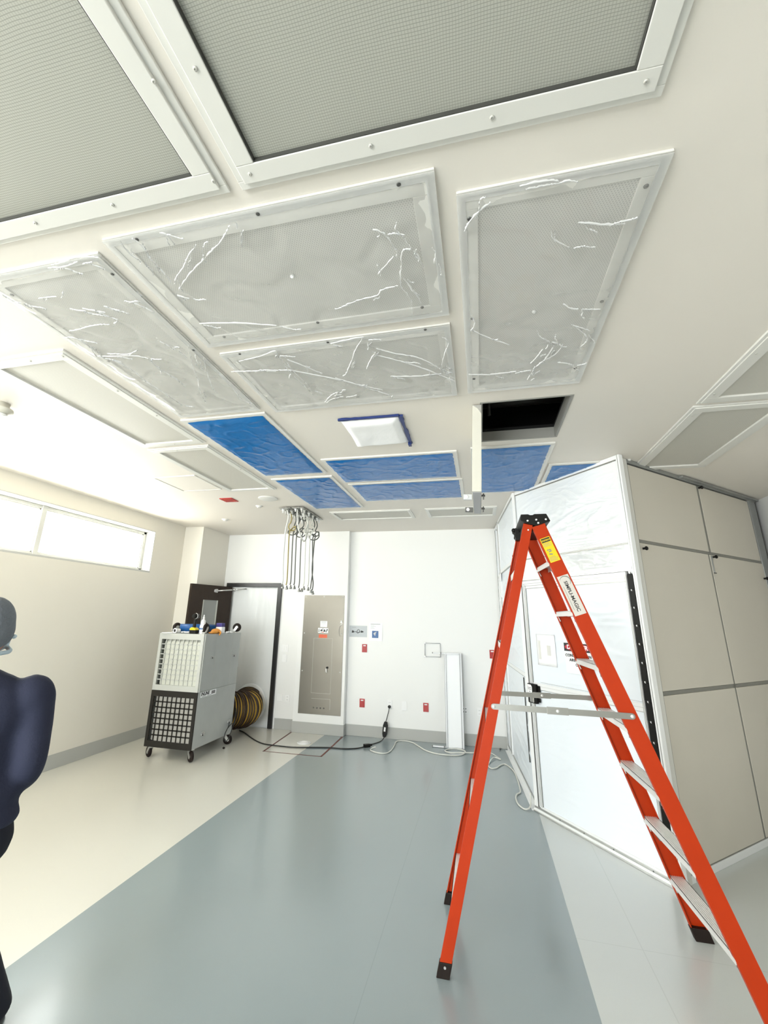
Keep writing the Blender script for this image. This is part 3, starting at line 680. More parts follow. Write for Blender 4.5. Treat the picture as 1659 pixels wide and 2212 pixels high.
# hanging door, hinged on the left edge of the hole
ang = math.atan2(.030, .60)
HT = Matrix.Translation((hx0 - .002, 0, H)) @ Matrix.Rotation(ang, 4, 'Y')
dr = MB(HT); dr.box(-.058, 0, 2.785, 3.41, -.603, -.006); dp = dr.build('hatch_door', 'hatchd', o, bevel=.002)
MB(HT).box(-.054, -.004, 2.80, 3.40, -.606, -.602).build('bottom_edge', 'hatche', dp)
MB(HT).prism([(-.058, -.01), (0, -.01), (-.002, -.07), (-.028, -.03)], 2.776, 2.786, 'y').build('corner_gusset', 'alu', dp)
for i, (y, mm) in enumerate(((2.90, 'profile'), (3.26, 'screw'))):
    k = MB(HT); k.box(-.115, -.060, y - .006, y + .008, -.628, -.592); k.build('latch', mm, dp, bevel=.002)
    k = MB(HT); k.lathe([(.001, 0), (.012, 0), (.012, -.004), (.001, -.004)], (-.095, y - .006, -.610), 16, 'y'); k.build('latch_disc', 'plate', dp)
    k = MB(HT); k.cyl((0, y, -.60), (.022, y, -.60), .007); k.box(.008, .016, y - .004, y + .004, -.625, -.585); k.build('latch_bolt', 'screw', dp)
# ================================================================== hanging cords
def mount(x0, x1, label):
    o = thing('cord_plate', ((x0 + x1) / 2, 5.65, H), label, 'mounting plate', 'steel plates holding the hanging cords')
    MB().box(x0, x1, 5.26, 6.045, 3.022, 3.030).build('plate', 'alud', o, bevel=.001)
    for y in (5.30, 6.0): MB().cyl(((x0 + x1) / 2, y, 3.03), ((x0 + x1) / 2, y, H), .006).build('hanger_rod', 'alu', o)
    rr = random.Random(int(x0 * 100))
    for i in range(9):
        for k, xx in enumerate((x0 + .035, x1 - .035)):
            y = 5.31 + i * .084 + rr.uniform(-.008, .008)
            g = MB(); g.lathe([(.001, 0), (.017, 0), (.017, -.012), (.011, -.016), (.009, -.034 - rr.uniform(0, .02)), (.001, -.034)], (xx, y, 3.022), 10)
            g.build('cord_grip', rr.choice(['plate', 'cordg', 'wframe', 'plate']), o)
mount(-2.50, -2.345, 'left of the two drilled steel plates that carry the hanging cords')
mount(-2.322, -2.165, 'right of the two drilled steel plates that carry the hanging cords')
specs = [(-2.42, 5.345, 2.02, 'cordw', 0, 'white'), (-2.42, 5.475, 2.02, 'cordy', .045, 'tan'), (-2.42, 5.60, 2.035, 'cordg', .05, 'dark grey'),
         (-2.42, 5.725, 2.04, 'cordg', .04, 'grey'), (-2.42, 5.90, 2.015, 'cordg', .06, 'grey'), (-2.25, 5.64, 2.025, 'cordw', .05, 'pale'),
         (-2.25, 5.80, 2.025, 'cordw', .045, 'pale'), (-2.25, 5.91, 2.00, 'cordg', .05, 'dark'), (-2.25, 5.985, 1.985, 'cordg', .06, 'dark')]
names = ['white hanging cord at the far left of the bunch, nearest the doorway', 'tan hanging cord, second from the left in the bunch', 'dark grey hanging cord just right of the tan one',
         'hanging cord with no white neighbours, fourth from the left of the bunch', 'hanging cord in the middle of the bunch with two plugs at its end', 'pale hanging cord under the tip of the white loop',
         'pale hanging cord just right of the one under the white loop', 'dark hanging cord that crosses its neighbour, ending higher, at the right of the bunch', 'rightmost and lowest of the dark hanging cords']
for i, (x, y, z, cm, lr, cn) in enumerate(specs):
    o = thing('hanging_cord', (x, y, 3.0), names[i], 'cord', 'cords hanging from the ceiling')
    rr = random.Random(50 + i)
    pts = [(x + rr.uniform(-.02, .02), y + rr.uniform(-.03, .03), 3.02), (x + .02, y + rr.uniform(-.02, .02), 2.93)]
    if lr:
        cz = 2.86 - .03 * (i % 3); sg_ = -1 if i % 2 else 1
        for a in range(0, 13):
            t = a / 12 * 2 * PI * 1.12
            pts.append((x + sg_ * lr * math.sin(t) + .004 * a * -sg_, y + .003 * a + .02 * math.sin(t), cz + lr * .9 * math.cos(t) - .004 * a))
    b = {0: -.012, 7: .05, 8: -.05}.get(i, .01)
    pts += [(x, y - .01, 2.74), (x - .005, y + b * .4, 2.55), (x, y + b, 2.30), (x + .005, y + .008, 2.12), (x, y, z + .035)]
    MB().tube(smooth_path(pts, 5), .0090 if cm == 'cordw' else .0082, 7).build('cord', cm, o)
    for k in range(2 if i == 4 else 1):
        p = MB(); dx = .03 * k; p.lathe([(.008, .05), (.010, .03), (.018, .022), (.020, .004), (.013, 0), (.001, 0)], (x + .012 + dx, y + .02 * k, z - .02), 12); p.build('plug', 'alud', o)
lp = [(-2.27, 5.33, 3.02), (-2.27, 5.34, 2.9), (-2.26, 5.38, 2.78), (-2.25, 5.46, 2.68), (-2.25, 5.56, 2.635), (-2.25, 5.65, 2.69), (-2.25, 5.69, 2.80), (-2.25, 5.67, 2.90), (-2.25, 5.60, 2.955), (-2.25, 5.53, 2.93), (-2.25, 5.52, 2.96), (-2.25, 5.51, 3.02)]
tag(MB().tube(smooth_path(lp, 6), .0095, 8).build('cord_loop', 'cordw', loc=(-2.25, 5.5, 3.02)), 'thick white cord hanging in a long loop among the ceiling cords', 'cord', 'cords hanging from the ceiling')
rr = random.Random(9)
# ================================================================== back wall fittings
def xyT(x, y, z):   # wall frame: local x right, local y up, local z toward the room
    return Matrix(((1, 0, 0, x), (0, 0, -1, y), (0, 1, 0, z), (0, 0, 0, 1)))
def outlet(x0, z1, x1, z0, m, label, cat, name, kind, y=YB, group=None):
    cx, cz = (x0 + x1) / 2, (z0 + z1) / 2; w, h = x1 - x0, z1 - z0
    o = thing(name, (cx, y, cz), label, cat, group)
    b = MB(); b.box(x0, x1, y - .007, y, z0, z1); b.build('cover_plate', m, o, bevel=.0025)
    f = MB()
    if kind == 'duplex':
        for s in (-1, 1):
            f.box(cx - .016, cx + .016, y - .010, y - .006, cz + s * h * .2 - .013, cz + s * h * .2 + .013)
            f.m(1)
            for q in (-.007, .007): f.box(cx + q - .0015, cx + q + .0015, y - .0108, y - .0095, cz + s * h * .2 - .003, cz + s * h * .2 + .006)
            f.m(0)
        f.build('socket', [m, 'ink'], o)
    elif kind == 'red':
        f.box(cx - .020, cx + .020, y - .0095, y - .006, z1 - .028, z1 - .014); f.build('label_strip', 'white', o)
        g = MB(); g.box(cx - .018, cx + .018, y - .0095, y - .006, z0 + .015, z1 - .035); g.build('insert', 'red', o, bevel=.001)
    elif kind == 'rocker':
        for q in ((-.030, -.004), (.004, .030)): f.box(cx + q[0], cx + q[1], y - .010, y - .006, cz - h * .28, cz + h * .28)
        f.build('rocker', 'plate', o, bevel=.001)
    elif kind == 'blank':
        f.box(cx - .016, cx + .016, y - .009, y - .006, cz - h * .3, cz + h * .3); f.build('insert', 'plate', o, bevel=.001)
    elif kind == 'quad':
        for a in (-.016, .016):
            for b_ in (-.02, .02): f.box(cx + a - .006, cx + a + .006, y - .0095, y - .0065, cz + b_ - .006, cz + b_ + .006)
        f.build('jack', 'ink', o)
    return o
for q in ((-1.817, 1.281, -1.737, 1.163, 'red wall outlet below the printed sheets on the back wall'),
          (-1.837, .507, -1.757, .389, 'low red wall outlet left of the plugged in black cord'),
          (-.880, .507, -.802, .389, 'low red wall outlet beside the leaning white frame'),
          (.095, 1.266, .172, 1.149, 'red wall outlet partly hidden by the left rails of the orange ladder')):
    outlet(*q[:4], 'red', q[4], 'outlet', 'red_outlet', 'red')
outlet(-1.412, .513, -1.340, .398, 'plate', 'white wall outlet with the black cord plugged in', 'outlet', 'wall_outlet', 'duplex')
outlet(-1.196, .511, -1.12, .383, 'plate', 'blank white wall plate right of the outlet in use', 'outlet', 'blank_wall_plate', 'blank')
outlet(-.325, .492, -.255, .400, 'plate', 'white data plate with four black jacks next to the leaning white frame', 'outlet', 'data_plate', 'quad')
outlet(-.12, .490, -.053, .378, 'plate', 'white wall outlet just left of the ladder, near the data plate', 'outlet', 'wall_outlet', 'duplex')
outlet(-3.160, 1.232, -3.045, 1.118, 'plate', 'white double light switch right of the doorway', 'light switch', 'light_switch', 'rocker')
outlet(-3.140, 1.08, -3.06, .966, 'plate', 'blank white wall plate under the light switch', 'outlet', 'blank_wall_plate', 'blank')
outlet(-3.18, .492, -3.085, .390, 'plate', 'blank low wall plate right of the doorway, beside the low outlet', 'outlet', 'blank_wall_plate', 'none')
outlet(-3.045, .492, -2.965, .390, 'plate', 'low white wall outlet between the doorway and the steel panel', 'outlet', 'wall_outlet', 'duplex')
# stainless wall panel
yp = 7.06
o = thing('steel_wall_panel', (-2.438, yp, .27), 'tall stainless steel panel screwed to the white wall beside the doorway', 'wall panel')
b = MB(); b.box(-2.776, -2.098, yp - .006, yp, .266, 2.006); b.build('panel', 'steel', o, bevel=.001)
b = MB(); b.box(-2.581, -2.578, yp - .0075, yp - .005, .56, 1.352); b.box(-2.581, -2.27, yp - .0075, yp - .005, 1.350, 1.352); b.box(-2.2725, -2.27, yp - .0075, yp - .005, .56, 1.352); b.box(-2.581, -2.27, yp - .0075, yp - .005, .558, .561)
b.build('access_door', 'alud', o)
b = MB(); b.box(-2.272, -2.268, yp - .0075, yp - .005, .34, .482); b.box(-2.57, -2.268, yp - .0075, yp - .005, .482, .485); b.build('lower_hatch', 'alud', o)
for i in range(4): MB().lathe([(.001, -.010), (.010, -.010), (.012, -.005), (.001, -.005)], (-2.53 + i * .0545, yp, .356), 12, 'y').build('indicator', 'screw', o)
k = MB(); k.box(-2.350, -2.322, yp - .030, yp - .005, .915, .940); kk = k.build('lock', 'blackp', o, bevel=.002)
k = MB(); k.box(-2.351, -2.341, yp - .034, yp - .030, .872, .916); k.box(-2.346, -2.337, yp - .03, yp - .026, .860, .90); k.build('key', 'alu', kk)
for x, z in ((-2.752, 1.98), (-2.438, 1.985), (-2.122, 1.98), (-2.745, 1.422), (-2.128, 1.422), (-2.745, .867), (-2.128, .867)):
    MB().lathe([(.001, -.009), (.006, -.009), (.009, -.006), (.001, -.006)], (x, yp, z), 10, 'y').build('screw', 'plate', o)
def paper(x0, x1, z0, z1, y, m, name, label, cat, bow=.0):
    t = thing(name, ((x0 + x1) / 2, y, z0), label, cat)
    MB().grid(lambda u, v: (x0 + (x1 - x0) * u, y - .002 - bow * (1 - v) * u, z0 + (z1 - z0) * v), 6, 6, False).build('sheet', m, t)
    t.children[0].modifiers.new('t', 'SOLIDIFY').thickness = .0006
    return t
t = paper(-2.483, -2.368, 1.518, 1.610, yp - .006, 'white', 'printed_label', 'white printed label on the steel wall panel, above the picture label', 'label')
b = MB(); rr = random.Random(2)
b.box(-2.465, -2.385, yp - .0098, yp - .0088, 1.592, 1.598)
for i in range(4): b.box(-2.468, -2.468 + rr.uniform(.05, .08), yp - .0098, yp - .0088, 1.575 - i * .013, 1.577 - i * .013)
b.build('print', 'greyink', t)
t = paper(-2.517, -2.347, 1.430, 1.505, yp - .006, 'white', 'picture_label', 'picture label with dark figures on the steel wall panel', 'label')
b = MB()
for i, (x, z, w, h, k) in enumerate(((-2.51, 1.44, .02, .055, 1), (-2.478, 1.455, .04, .03, 0), (-2.47, 1.435, .05, .012, 1), (-2.425, 1.447, .03, .04, 0), (-2.39, 1.44, .022, .035, 1), (-2.375, 1.465, .02, .03, 0), (-2.45, 1.485, .03, .01, 0))):
    b.m(k); b.prism([(x, z), (x + w, z + .004), (x + w * .8, z + h), (x + w * .1, z + h * .8)], yp - .0098, yp - .0088, 'y')
b.build('print', ['ink', 'greyink'], t)
MB().box(-2.45, -2.42, yp - .0099, yp - .0088, 1.436, 1.446).build('print_accent', 'orangesign', t)
t = thing('warning_sticker', (-2.43, yp, 1.358), 'bright orange sticker on the steel wall panel, under the picture label', 'sticker')
MB().box(-2.499, -2.361, yp - .0075, yp - .006, 1.357, 1.408).build('sheet', 'orangesign', t)
b = MB(); b.box(-2.488, -2.372, yp - .0082, yp - .0074, 1.390, 1.394); b.box(-2.480, -2.380, yp - .0082, yp - .0074, 1.372, 1.3745); b.build('print', 'signred', t)
# white hook shape near the panel's right edge, with a thin cable
t = MB(); t.lathe([(.001, -.02), (.012, -.02), (.014, -.01), (.001, -.006)], (-2.133, yp, 1.612), 14, 'y'); t.prism([(-2.155, 1.585), (-2.112, 1.585), (-2.118, 1.598), (-2.145, 1.598)], yp - .02, yp - .006, 'y')
t.prism([(-2.150, 1.548), (-2.112, 1.575), (-2.112, 1.580), (-2.150, 1.560)], yp - .016, yp - .006, 'y')
tag(t.build('cable_clip', 'plate'), 'small white clip at the upper right edge of the steel panel', 'clip')
tag(MB().tube(smooth_path([(-2.14, yp - .012, 1.56), (-2.165, yp - .012, 1.50), (-2.168, yp - .012, 1.44), (-2.150, yp - .012, 1.39)], 6), .002, 6).build('thin_cable', 'alud'), 'thin curved cable below the white clip on the steel panel', 'cable')
# prints on the back wall
t = paper(-2.030, -1.742, 1.383, 1.552, YB, 'greyprint', 'printed_sheet', 'grey landscape print of a cord and plug taped to the back wall', 'printed sheet')
b = MB(); yy = YB - .0035
b.tube(smooth_path([(-1.955, yy, 1.46), (-1.92, yy, 1.462), (-1.89, yy, 1.44), (-1.86, yy, 1.475), (-1.885, yy, 1.495), (-1.905, yy, 1.465), (-1.875, yy, 1.45), (-1.835, yy, 1.468)], 6), .0035, 6)
b.prism([(-1.99, 1.445), (-1.955, 1.448), (-1.955, 1.474), (-1.985, 1.482)], yy - .001, yy, 'y'); b.prism([(-1.84, 1.448), (-1.80, 1.455), (-1.80, 1.470), (-1.84, 1.482)], yy - .001, yy, 'y')
b.build('print', 'ink', t); MB().box(-1.985, -1.92, yy - .0005, yy, 1.525, 1.529).build('print_text', 'greyink', t)
t = paper(-1.710, -1.497, 1.335, 1.600, YB, 'white', 'printed_sheet', 'white portrait sheet with a blue picture taped to the back wall', 'printed sheet', .006)
b = MB(); b.box(-1.685, -1.53, YB - .010, YB - .009, 1.578, 1.584)
for i in range(4): b.box(-1.685, -1.685 + (.06, .085, .05, .065)[i], YB - .010, YB - .009, 1.56 - i * .014, 1.562 - i * .014)
b.build('print', 'greyink', t)
b = MB(); b.box(-1.660, -1.560, YB - .010, YB - .0092, 1.378, 1.482); p_ = b.build('picture', 'bluepic', t)
b = MB(); b.prism([(-1.640, 1.44), (-1.61, 1.405), (-1.60, 1.45), (-1.585, 1.47), (-1.62, 1.46)], YB - .0108, YB - .0100, 'y'); b.build('picture_highlight', 'greyprint', p_)
# pale square bracket outline and leaning framed white panel
b = MB(); yb = YB - .012
q0, q1, r0, r1 = -.842, -.612, 1.140, 1.330
for p_ in ((q0, r1, q1, r1), (q1, r1, q1, r0), (q1, r0, q0, r0), (q0, r0, q0, r1)): b.cyl((p_[0], yb, p_[1]), (p_[2], yb, p_[3]), .006, n=8)
o = b.build('wire_square', 'profile'); tag(o, 'thin pale square wire outline on the back wall above the leaning white frame', 'bracket')
b = MB()
for p_ in ((q0, r1), (q0, r0)): b.box(p_[0] - .010, p_[0] + .014, yb - .010, yb + .010, p_[1] - .008, p_[1] + .010)
c_ = b.build('corner_clip', 'alud', o)
o = thing('wall_frame_panel', (-.43, 6.98, 0), 'tall narrow aluminium framed white panel leaning against the back wall', 'panel')
LN = Matrix.Translation((-.548, 6.95, 0)) @ Matrix.Rotation(-math.atan2(.13, 1.21), 4, 'X')
def LP(): return MB(LN)
b = LP(); Wd, Hd = .245, 1.215
b.box(0, .022, 0, .03, 0, Hd); b.m(1); b.box(-.001, .002, -.0012, .0, 0, Hd); b.box(.019, .022, -.0012, 0, 0, Hd); b.build('stile', ['profile', 'screw'], o, bevel=.002)
b = LP(); b.box(Wd - .034, Wd, 0, .03, 0, Hd); b.m(1); b.box(Wd - .026, Wd - .022, -.0012, 0, 0, Hd); b.box(Wd - .002, Wd + .002, -.0012, .0, 0, Hd); b.box(Wd - .034, Wd - .031, -.0012, 0, 0, Hd); b.build('stile', ['profile', 'screw'], o, bevel=.002)
b = LP(); b.box(.022, Wd - .034, .0, .03, Hd - .025, Hd); b.build('top_rail', 'profile', o)
b = LP(); b.box(.022, Wd - .034, .012, .018, .0, Hd - .025); b.build('sheet', 'white', o)
b = LP(); b.box(-.175, .02, -.002, .012, Hd - .016, Hd - .002); b.build('top_arm', 'profile', o, bevel=.001)
b = LP(); b.box(-.06, -.045, -.006, .015, Hd - .02, Hd + .004); b.box(-.18, -.168, -.006, .015, Hd - .016, Hd + .002); b.build('clip', 'screw', o)
b = LP(); b.box(-.185, -.005, -.03, -.006, .002, .022); b.build('bottom_arm', 'profile', o, bevel=.001)
b = LP(); b.box(-.19, -.178, -.032, -.004, .0, .024); b.box(-.03, -.012, -.032, -.004, .0, .026); b.build('clip', 'screw', o)

# ================================================================== cables on the floor
r_ = .0075
cord = [(-1.376, YB - .035, .428), (-1.380, YB - .05, .38), (-1.405, YB - .06, .28), (-1.42, YB - .06, .235)]
o = thing('extension_cord', (-1.42, 6.9, 0), 'black cord with an inline box crossing the floor from wall outlet to duct', 'cord')
MB().tube(smooth_path(cord, 5), .006, 8).build('cord', 'cordb', o)
p = MB(); p.lathe([(.006, .03), (.012, .02), (.020, .016), (.022, 0), (.001, 0)], (-1.376, YB - .034, .428), 14, 'y'); p.T = None
p.build('plug', 'cordb', o)
g = MB(); Bc = Matrix.Translation((-1.428, YB - .075, .135)) @ Matrix.Rotation(math.radians(6), 4, 'Y')
g.T = Bc; g.prism([(-.020, -.10), (.020, -.10), (.032, -.06), (.034, .05), (.020, .10), (-.020, .10), (-.034, .05), (-.032, -.06)], -.018, .018, 'y')
gb = g.build('inline_box', 'blackp', o, bevel=.004)
g = MB(Bc); g.box(-.014, .010, -.0195, -.017, -.025, .030); g.build('button_label', 'plate', gb)
cord = [(-1.438, YB - .08, .035), (-1.45, YB - .12, .014), (-1.47, YB - .22, r_), (-1.53, 6.80, r_), (-1.60, 6.66, r_ + .004)]
MB().tube(smooth_path(cord, 5), .006, 8).build('cord', 'cordb', o)
cord = [(-1.60, 6.62, r_ + .002), (-1.70, 6.50, r_), (-1.86, 6.43, r_), (-2.05, 6.42, r_), (-2.25, 6.36, r_), (-2.5, 6.28, r_), (-2.72, 6.28, r_), (-2.93, 6.30, r_), (-3.10, 6.40, r_), (-3.28, 6.56, r_), (-3.50, 6.78, r_), (-3.62, 6.86, r_)]
MB().tube(smooth_path(cord, 6), .0075, 8).build('cord', 'cordb', o)
g = MB(); g.T = Matrix.Translation((-1.585, 6.63, .022)) @ Matrix.Rotation(.7, 4, 'Z'); g.box(-.045, .045, -.025, .025, -.021, .018); g.cyl((.045, 0, 0), (.075, 0, 0), .014); g.build('connector', 'blackp', o, bevel=.005)
w = .0085
pts = [(-1.46, 6.60, w + .01), (-1.50, 6.56, w), (-1.50, 6.48, w), (-1.43, 6.41, w), (-1.33, 6.38, w), (-1.26, 6.43, w), (-1.235, 6.60, w), (-1.24, 6.82, w), (-1.25, 7.0, w), (-1.21, 7.07, w), (-1.12, 7.085, w), (-1.02, 7.03, w), (-.92, 6.88, w), (-.80, 6.70, w), (-.66, 6.60, w), (-.50, 6.58, w), (-.36, 6.62, w), (-.29, 6.75, w), (-.31, 6.86, w), (-.42, 6.90, w + .004), (-.52, 6.85, w), (-.55, 6.76, w), (-.47, 6.68, w + .004), (-.34, 6.70, w + .012), (-.15, 6.80, w), (.0, 6.86, w)]
tag(MB().tube(smooth_path(pts, 6), .008, 8).build('white_cable', 'cordw'), 'pale cable winding over the grey floor and looping at the foot of the leaning panel', 'cable')
g = MB(); g.T = Matrix.Translation((-1.435, 6.595, .018)) @ Matrix.Rotation(.9, 4, 'Z'); g.box(-.03, .03, -.016, .016, -.016, .014); g.build('x', 'cordw') if False else None
pts = [(-.05, 6.92, w), (.05, 6.84, w), (.12, 6.68, w), (.15, 6.60, w), (.07, 6.62, w + .012), (.01, 6.42, w), (.00, 6.28, w), (.03, 6.20, w), (.09, 6.24, w), (.14, 6.36, w), (.19, 6.42, w), (.24, 6.33, w), (.285, 6.15, w), (.30, 5.9, w), (.305, 5.65, w), (.30, 5.5, w), (.26, 5.42, w), (.245, 5.30, w), (.26, 5.15, w), (.31, 5.06, w), (.355, 5.09, .02), (.375, 5.2, .05), (.38, 5.24, .09)]
tag(MB().tube(smooth_path(pts, 6), .007, 8).build('white_cable', 'cordw'), 'pale cable running along the foot of the enclosure and looping by its corner', 'cable')
tag(MB().ell((-3.337, 5.94, .013), (.016, .016, .013)).build('small_cap', 'rubber'), 'tiny dark cap lying on the floor by the machine', 'cap')
tag(MB().ell((.165, 7.09, .012), (.014, .014, .011)).build('small_cap', 'screw'), 'tiny dark cap on the floor against the back wall base, right of the ladder rails', 'cap')

# ================================================================== air machines
mx0, mx1, my0, my1 = -4.04, -3.395, 5.28, 6.205
def caster(parent, x, y, z, up, yaw, s=1.0):
    T = Matrix.Translation((x, y, z)) @ Matrix.Rotation(yaw, 4, 'Z') @ (Matrix.Rotation(PI, 4, 'X') if not up else Matrix.Identity(4))
    b = MB(T); b.box(-.045, .045, -.035, .035, 0, .006); b.cyl((0, 0, .006), (0, 0, .022), .024)
    for sgn in (-1, 1): b.prism([(-.022, .02), (.022, .02), (.055, .075), (.045, .092), (.026, .086)], sgn * .022 - .002, sgn * .022 + .002, 'y')
    b.box(-.022, .022, -.024, .024, .018, .023)
    c_ = b.build('caster', 'caster', parent)
    wv = MB(T); wv.lathe([(.012, -.018), (.052, -.018), (.059, -.009), (.059, .009), (.052, .018), (.012, .018)], (.038, 0, .070), 24, 'y'); wv.build('wheel', 'rubber', c_)
    hb = MB(T); hb.lathe([(.001, -.018), (.026, -.018), (.028, .0), (.026, .018), (.001, .018)], (.038, 0, .070), 16, 'y'); hb.build('hub', 'machl', c_)
def machine(z0, z1, upper, label):
    o = thing('air_scrubber', ((mx0 + mx1) / 2, (my0 + my1) / 2, z0), label, 'air machine', 'air machines stacked on one another')
    if upper: m_f, m_fil, ox0, ox1, oz0, oz1, nx, nz, bw = 'machl', 'prefilt', -4.0, -3.435, .82, 1.358, 9, 9, .010
    else: m_f, m_fil, ox0, ox1, oz0, oz1, nx, nz, bw = 'machb', 'prefiltg', -4.0, -3.433, .196, .688, 9, 8, .014
    b = MB(); t = .018
    b.box(mx0, mx0 + t, my0 + .02, my1, z0, z1); b.box(mx1 - t, mx1, my0 + .02, my1, z0, z1)
    b.box(mx0 + t, mx1 - t, my0 + .02, my1, z0, z0 + t); b.box(mx0 + t, mx1 - t, my0 + .02, my1, z1 - t, z1); b.box(mx0 + t, mx1 - t, my1 - t, my1, z0 + t, z1 - t)
    b.build('body', 'mach', o, bevel=.003)
    f = MB(); yf0, yf1 = my0, my0 + .02
    f.box(mx0, mx1, yf0, yf1, z0, oz0); f.box(mx0, mx1, yf0, yf1, oz1, z1); f.box(mx0, ox0, yf0, yf1, oz0, oz1); f.box(ox1, mx1, yf0, yf1, oz0, oz1)
    for i in range(1, nx):
        x = ox0 + (ox1 - ox0) * i / nx; f.box(x - bw / 2, x + bw / 2, yf1 - .007, yf1 - .001, oz0, oz1)
    for i in range(1, nz):
        z = oz0 + (oz1 - oz0) * i / nz; f.box(ox0, ox1, yf1 - .007, yf1 - .001, z - bw / 2, z + bw / 2)
    f.build('front_grille', m_f, o)
    g = MB(); g.grid(lambda u, v: (ox0 + (ox1 - ox0) * u, yf1 + .0005 + (.05 * max(0, (.10 - u) / .10) + .03 * max(0, (v - .93) / .07) if upper else .035 * max(0, (.12 - u) / .12)) + .004 * math.sin(PI * u) * math.sin(PI * v), oz0 + (oz1 - oz0) * v), 24, 24)
    g.build('filter', m_fil, o)
    s = MB(); x = mx1
    if upper:
        for y in (5.587, 5.99): s.box(x - .001, x + .0012, y - .002, y + .002, z0 + .01, z1 - .004)
        s.build('side_seam', 'machl', o)
        MB().box(x - .002, x + .012, my0 + .022, my0 + .034, z0, z1).build('edge_trim', 'machl', o)
    hs = [(5.50, 1.141, 0), (6.04, 1.128, 0)] if upper else [(5.47, .262, 0), (6.08, .284, 0)]
    for y, z, _ in hs:
        k = MB(); k.cyl((x, y, z), (x + .018, y, z), .012); k.box(x + .010, x + .018, y, y + .055, z + .002, z + .014); k.box(x + .001, x + .006, y - .012, y + .07, z - .012, z + .03) if not upper else None
        k.build('latch', 'alu', o, bevel=.001)
        MB().cyl((x + .0, y, z - .004), (x + .022, y, z - .004), .008).build('latch_pin', 'blackp', o)
    z = z1 if upper else z0
    for (cx, cy, yaw) in ((mx0 + (.06 if not upper else .105), my0 + (.055 if not upper else .13), 2.6 if not upper else 1.2), (mx1 - .05, my0 + .07, -.6 if not upper else 1.6), (mx1 - (.05 if not upper else .075), my1 - .07, .5 if not upper else .3), (mx0 + .06, my1 - .07, 1.5)):
        caster(o, cx, cy, z, upper, yaw)
    return o
lowm = machine(.130, .755, False, 'lower grey air machine with a black grille standing on casters')
upm = machine(.757, 1.430, True, 'upper grey air machine with a pale front grille and casters pointing up')
t = thing('nameplate_sticker', (-3.393, 5.53, .686), 'white sticker with black lettering on the side of the lower air machine', 'sticker')
MB().box(mx1, mx1 + .0012, 5.355, 5.702, .688, .748).build('sheet', 'white', t)
TT = Matrix(((0, 0, 1, mx1 + .0016), (1, 0, 0, 5.365), (0, 1, 0, .724), (0, 0, 0, 1)))
text_mesh('INLINE', .052, TT @ Matrix(((1, .18, 0, 0), (0, 1, 0, 0), (0, 0, 1, 0), (0, 0, 0, 1))), 'lettering', 'ink', t, .0003, 'LEFT', 1.15, .0022)
b = MB()
for i in range(3): b.prism([(5.59 + i * .001, .704 + i * .0125), (5.675, .704 + i * .0125), (5.682, .713 + i * .0125), (5.592 + i * .001, .713 + i * .0125)], mx1 + .0012, mx1 + .0020, 'x')
b.build('stripes', 'ink', t)
b = MB()
for a, c_ in ((5.39, 5.47), (5.50, 5.60)): b.box(mx1 + .0012, mx1 + .0018, a, c_, .693, .697)
b.build('small_print', 'greyink', t)
# power lead coiled at the machine's back corner
pts = [(-3.37, 6.08, .29), (-3.36, 6.05, .24), (-3.36, 5.98, .17), (-3.36, 5.97, .10), (-3.355, 6.03, .07), (-3.35, 6.10, .14), (-3.35, 6.17, .27), (-3.37, 6.24, .38), (-3.42, 6.30, .42), (-3.40, 6.28, .3), (-3.36, 6.2, .24), (-3.355, 6.12, .26), (-3.36, 6.03, .22)]
tag(MB().tube(smooth_path(pts, 6), .006, 7).build('power_lead', 'cordb'), 'black power lead looped at the rear corner of the lower air machine', 'cord')
# things on top
zt = 1.4305
tag(MB().lathe([(.001, 0), (.085, 0), (.09, .006), (.06, .008), (.001, .008)], (-3.95, 5.33, zt), 28).build('plastic_disc', 'whitewrap', loc=(-3.95, 5.33, zt)), 'flat white plastic disc at the front left corner on top of the upper machine', 'plastic disc')
o = thing('film_roll', (-3.72, 5.60, zt), 'blue roll of film lying on top of the upper machine', 'film roll')
b = MB(); b.tube([(-3.895, 5.47, zt + .058), (-3.53, 5.73, zt + .058)], .056, 24); b.build('roll', 'bluecyl', o)
b = MB(); b.tube([(-3.8970, 5.4686, zt + .058), (-3.8945, 5.4704, zt + .058)], .046, 20); b.build('core_end', 'alud', o)
b = MB(); b.tube(smooth_path([(-3.862, 5.335, zt + .030), (-3.855, 5.37, zt + .03), (-3.845, 5.40, zt + .03)], 4), .026, 16); b.tube([(-3.864, 5.328, zt + .032), (-3.862, 5.340, zt + .032)], .031, 16)
o = b.build('pipe_fitting', 'plate'); tag(o, 'small white pipe fitting with a dark bore in front of the blue roll', 'pipe fitting')
MB().tube([(-3.8645, 5.3255, zt + .032), (-3.864, 5.328, zt + .032)], .019, 14).build('bore', 'ink', o)
b = MB(); rr = random.Random(3)
for i in range(6):
    x = -3.80 + i * .028; b.tube([(x, 5.36 + rr.uniform(0, .03), zt + .012), (x + .05, 5.37 + rr.uniform(0, .04), zt + .014 + rr.uniform(0, .012))], .010, 8)
tag(b.build('metal_parts', 'alu'), 'small jumble of shiny metal fittings left of the yellow and black tool', 'fittings', kind='stuff')
o = thing('cordless_tool', (-3.60, 5.355, zt), 'yellow and black cordless tool standing upright on its battery', 'tool')
b = MB(); b.box(-3.645, -3.560, 5.32, 5.40, zt, zt + .045); b.build('battery', 'blackp', o, bevel=.006)
b = MB(); b.prism([(-3.648, zt + .045), (-3.557, zt + .045), (-3.565, zt + .062), (-3.590, zt + .078), (-3.625, zt + .078), (-3.642, zt + .062)], 5.318, 5.402, 'y'); b.build('battery_mount', 'yellow', o, bevel=.004)
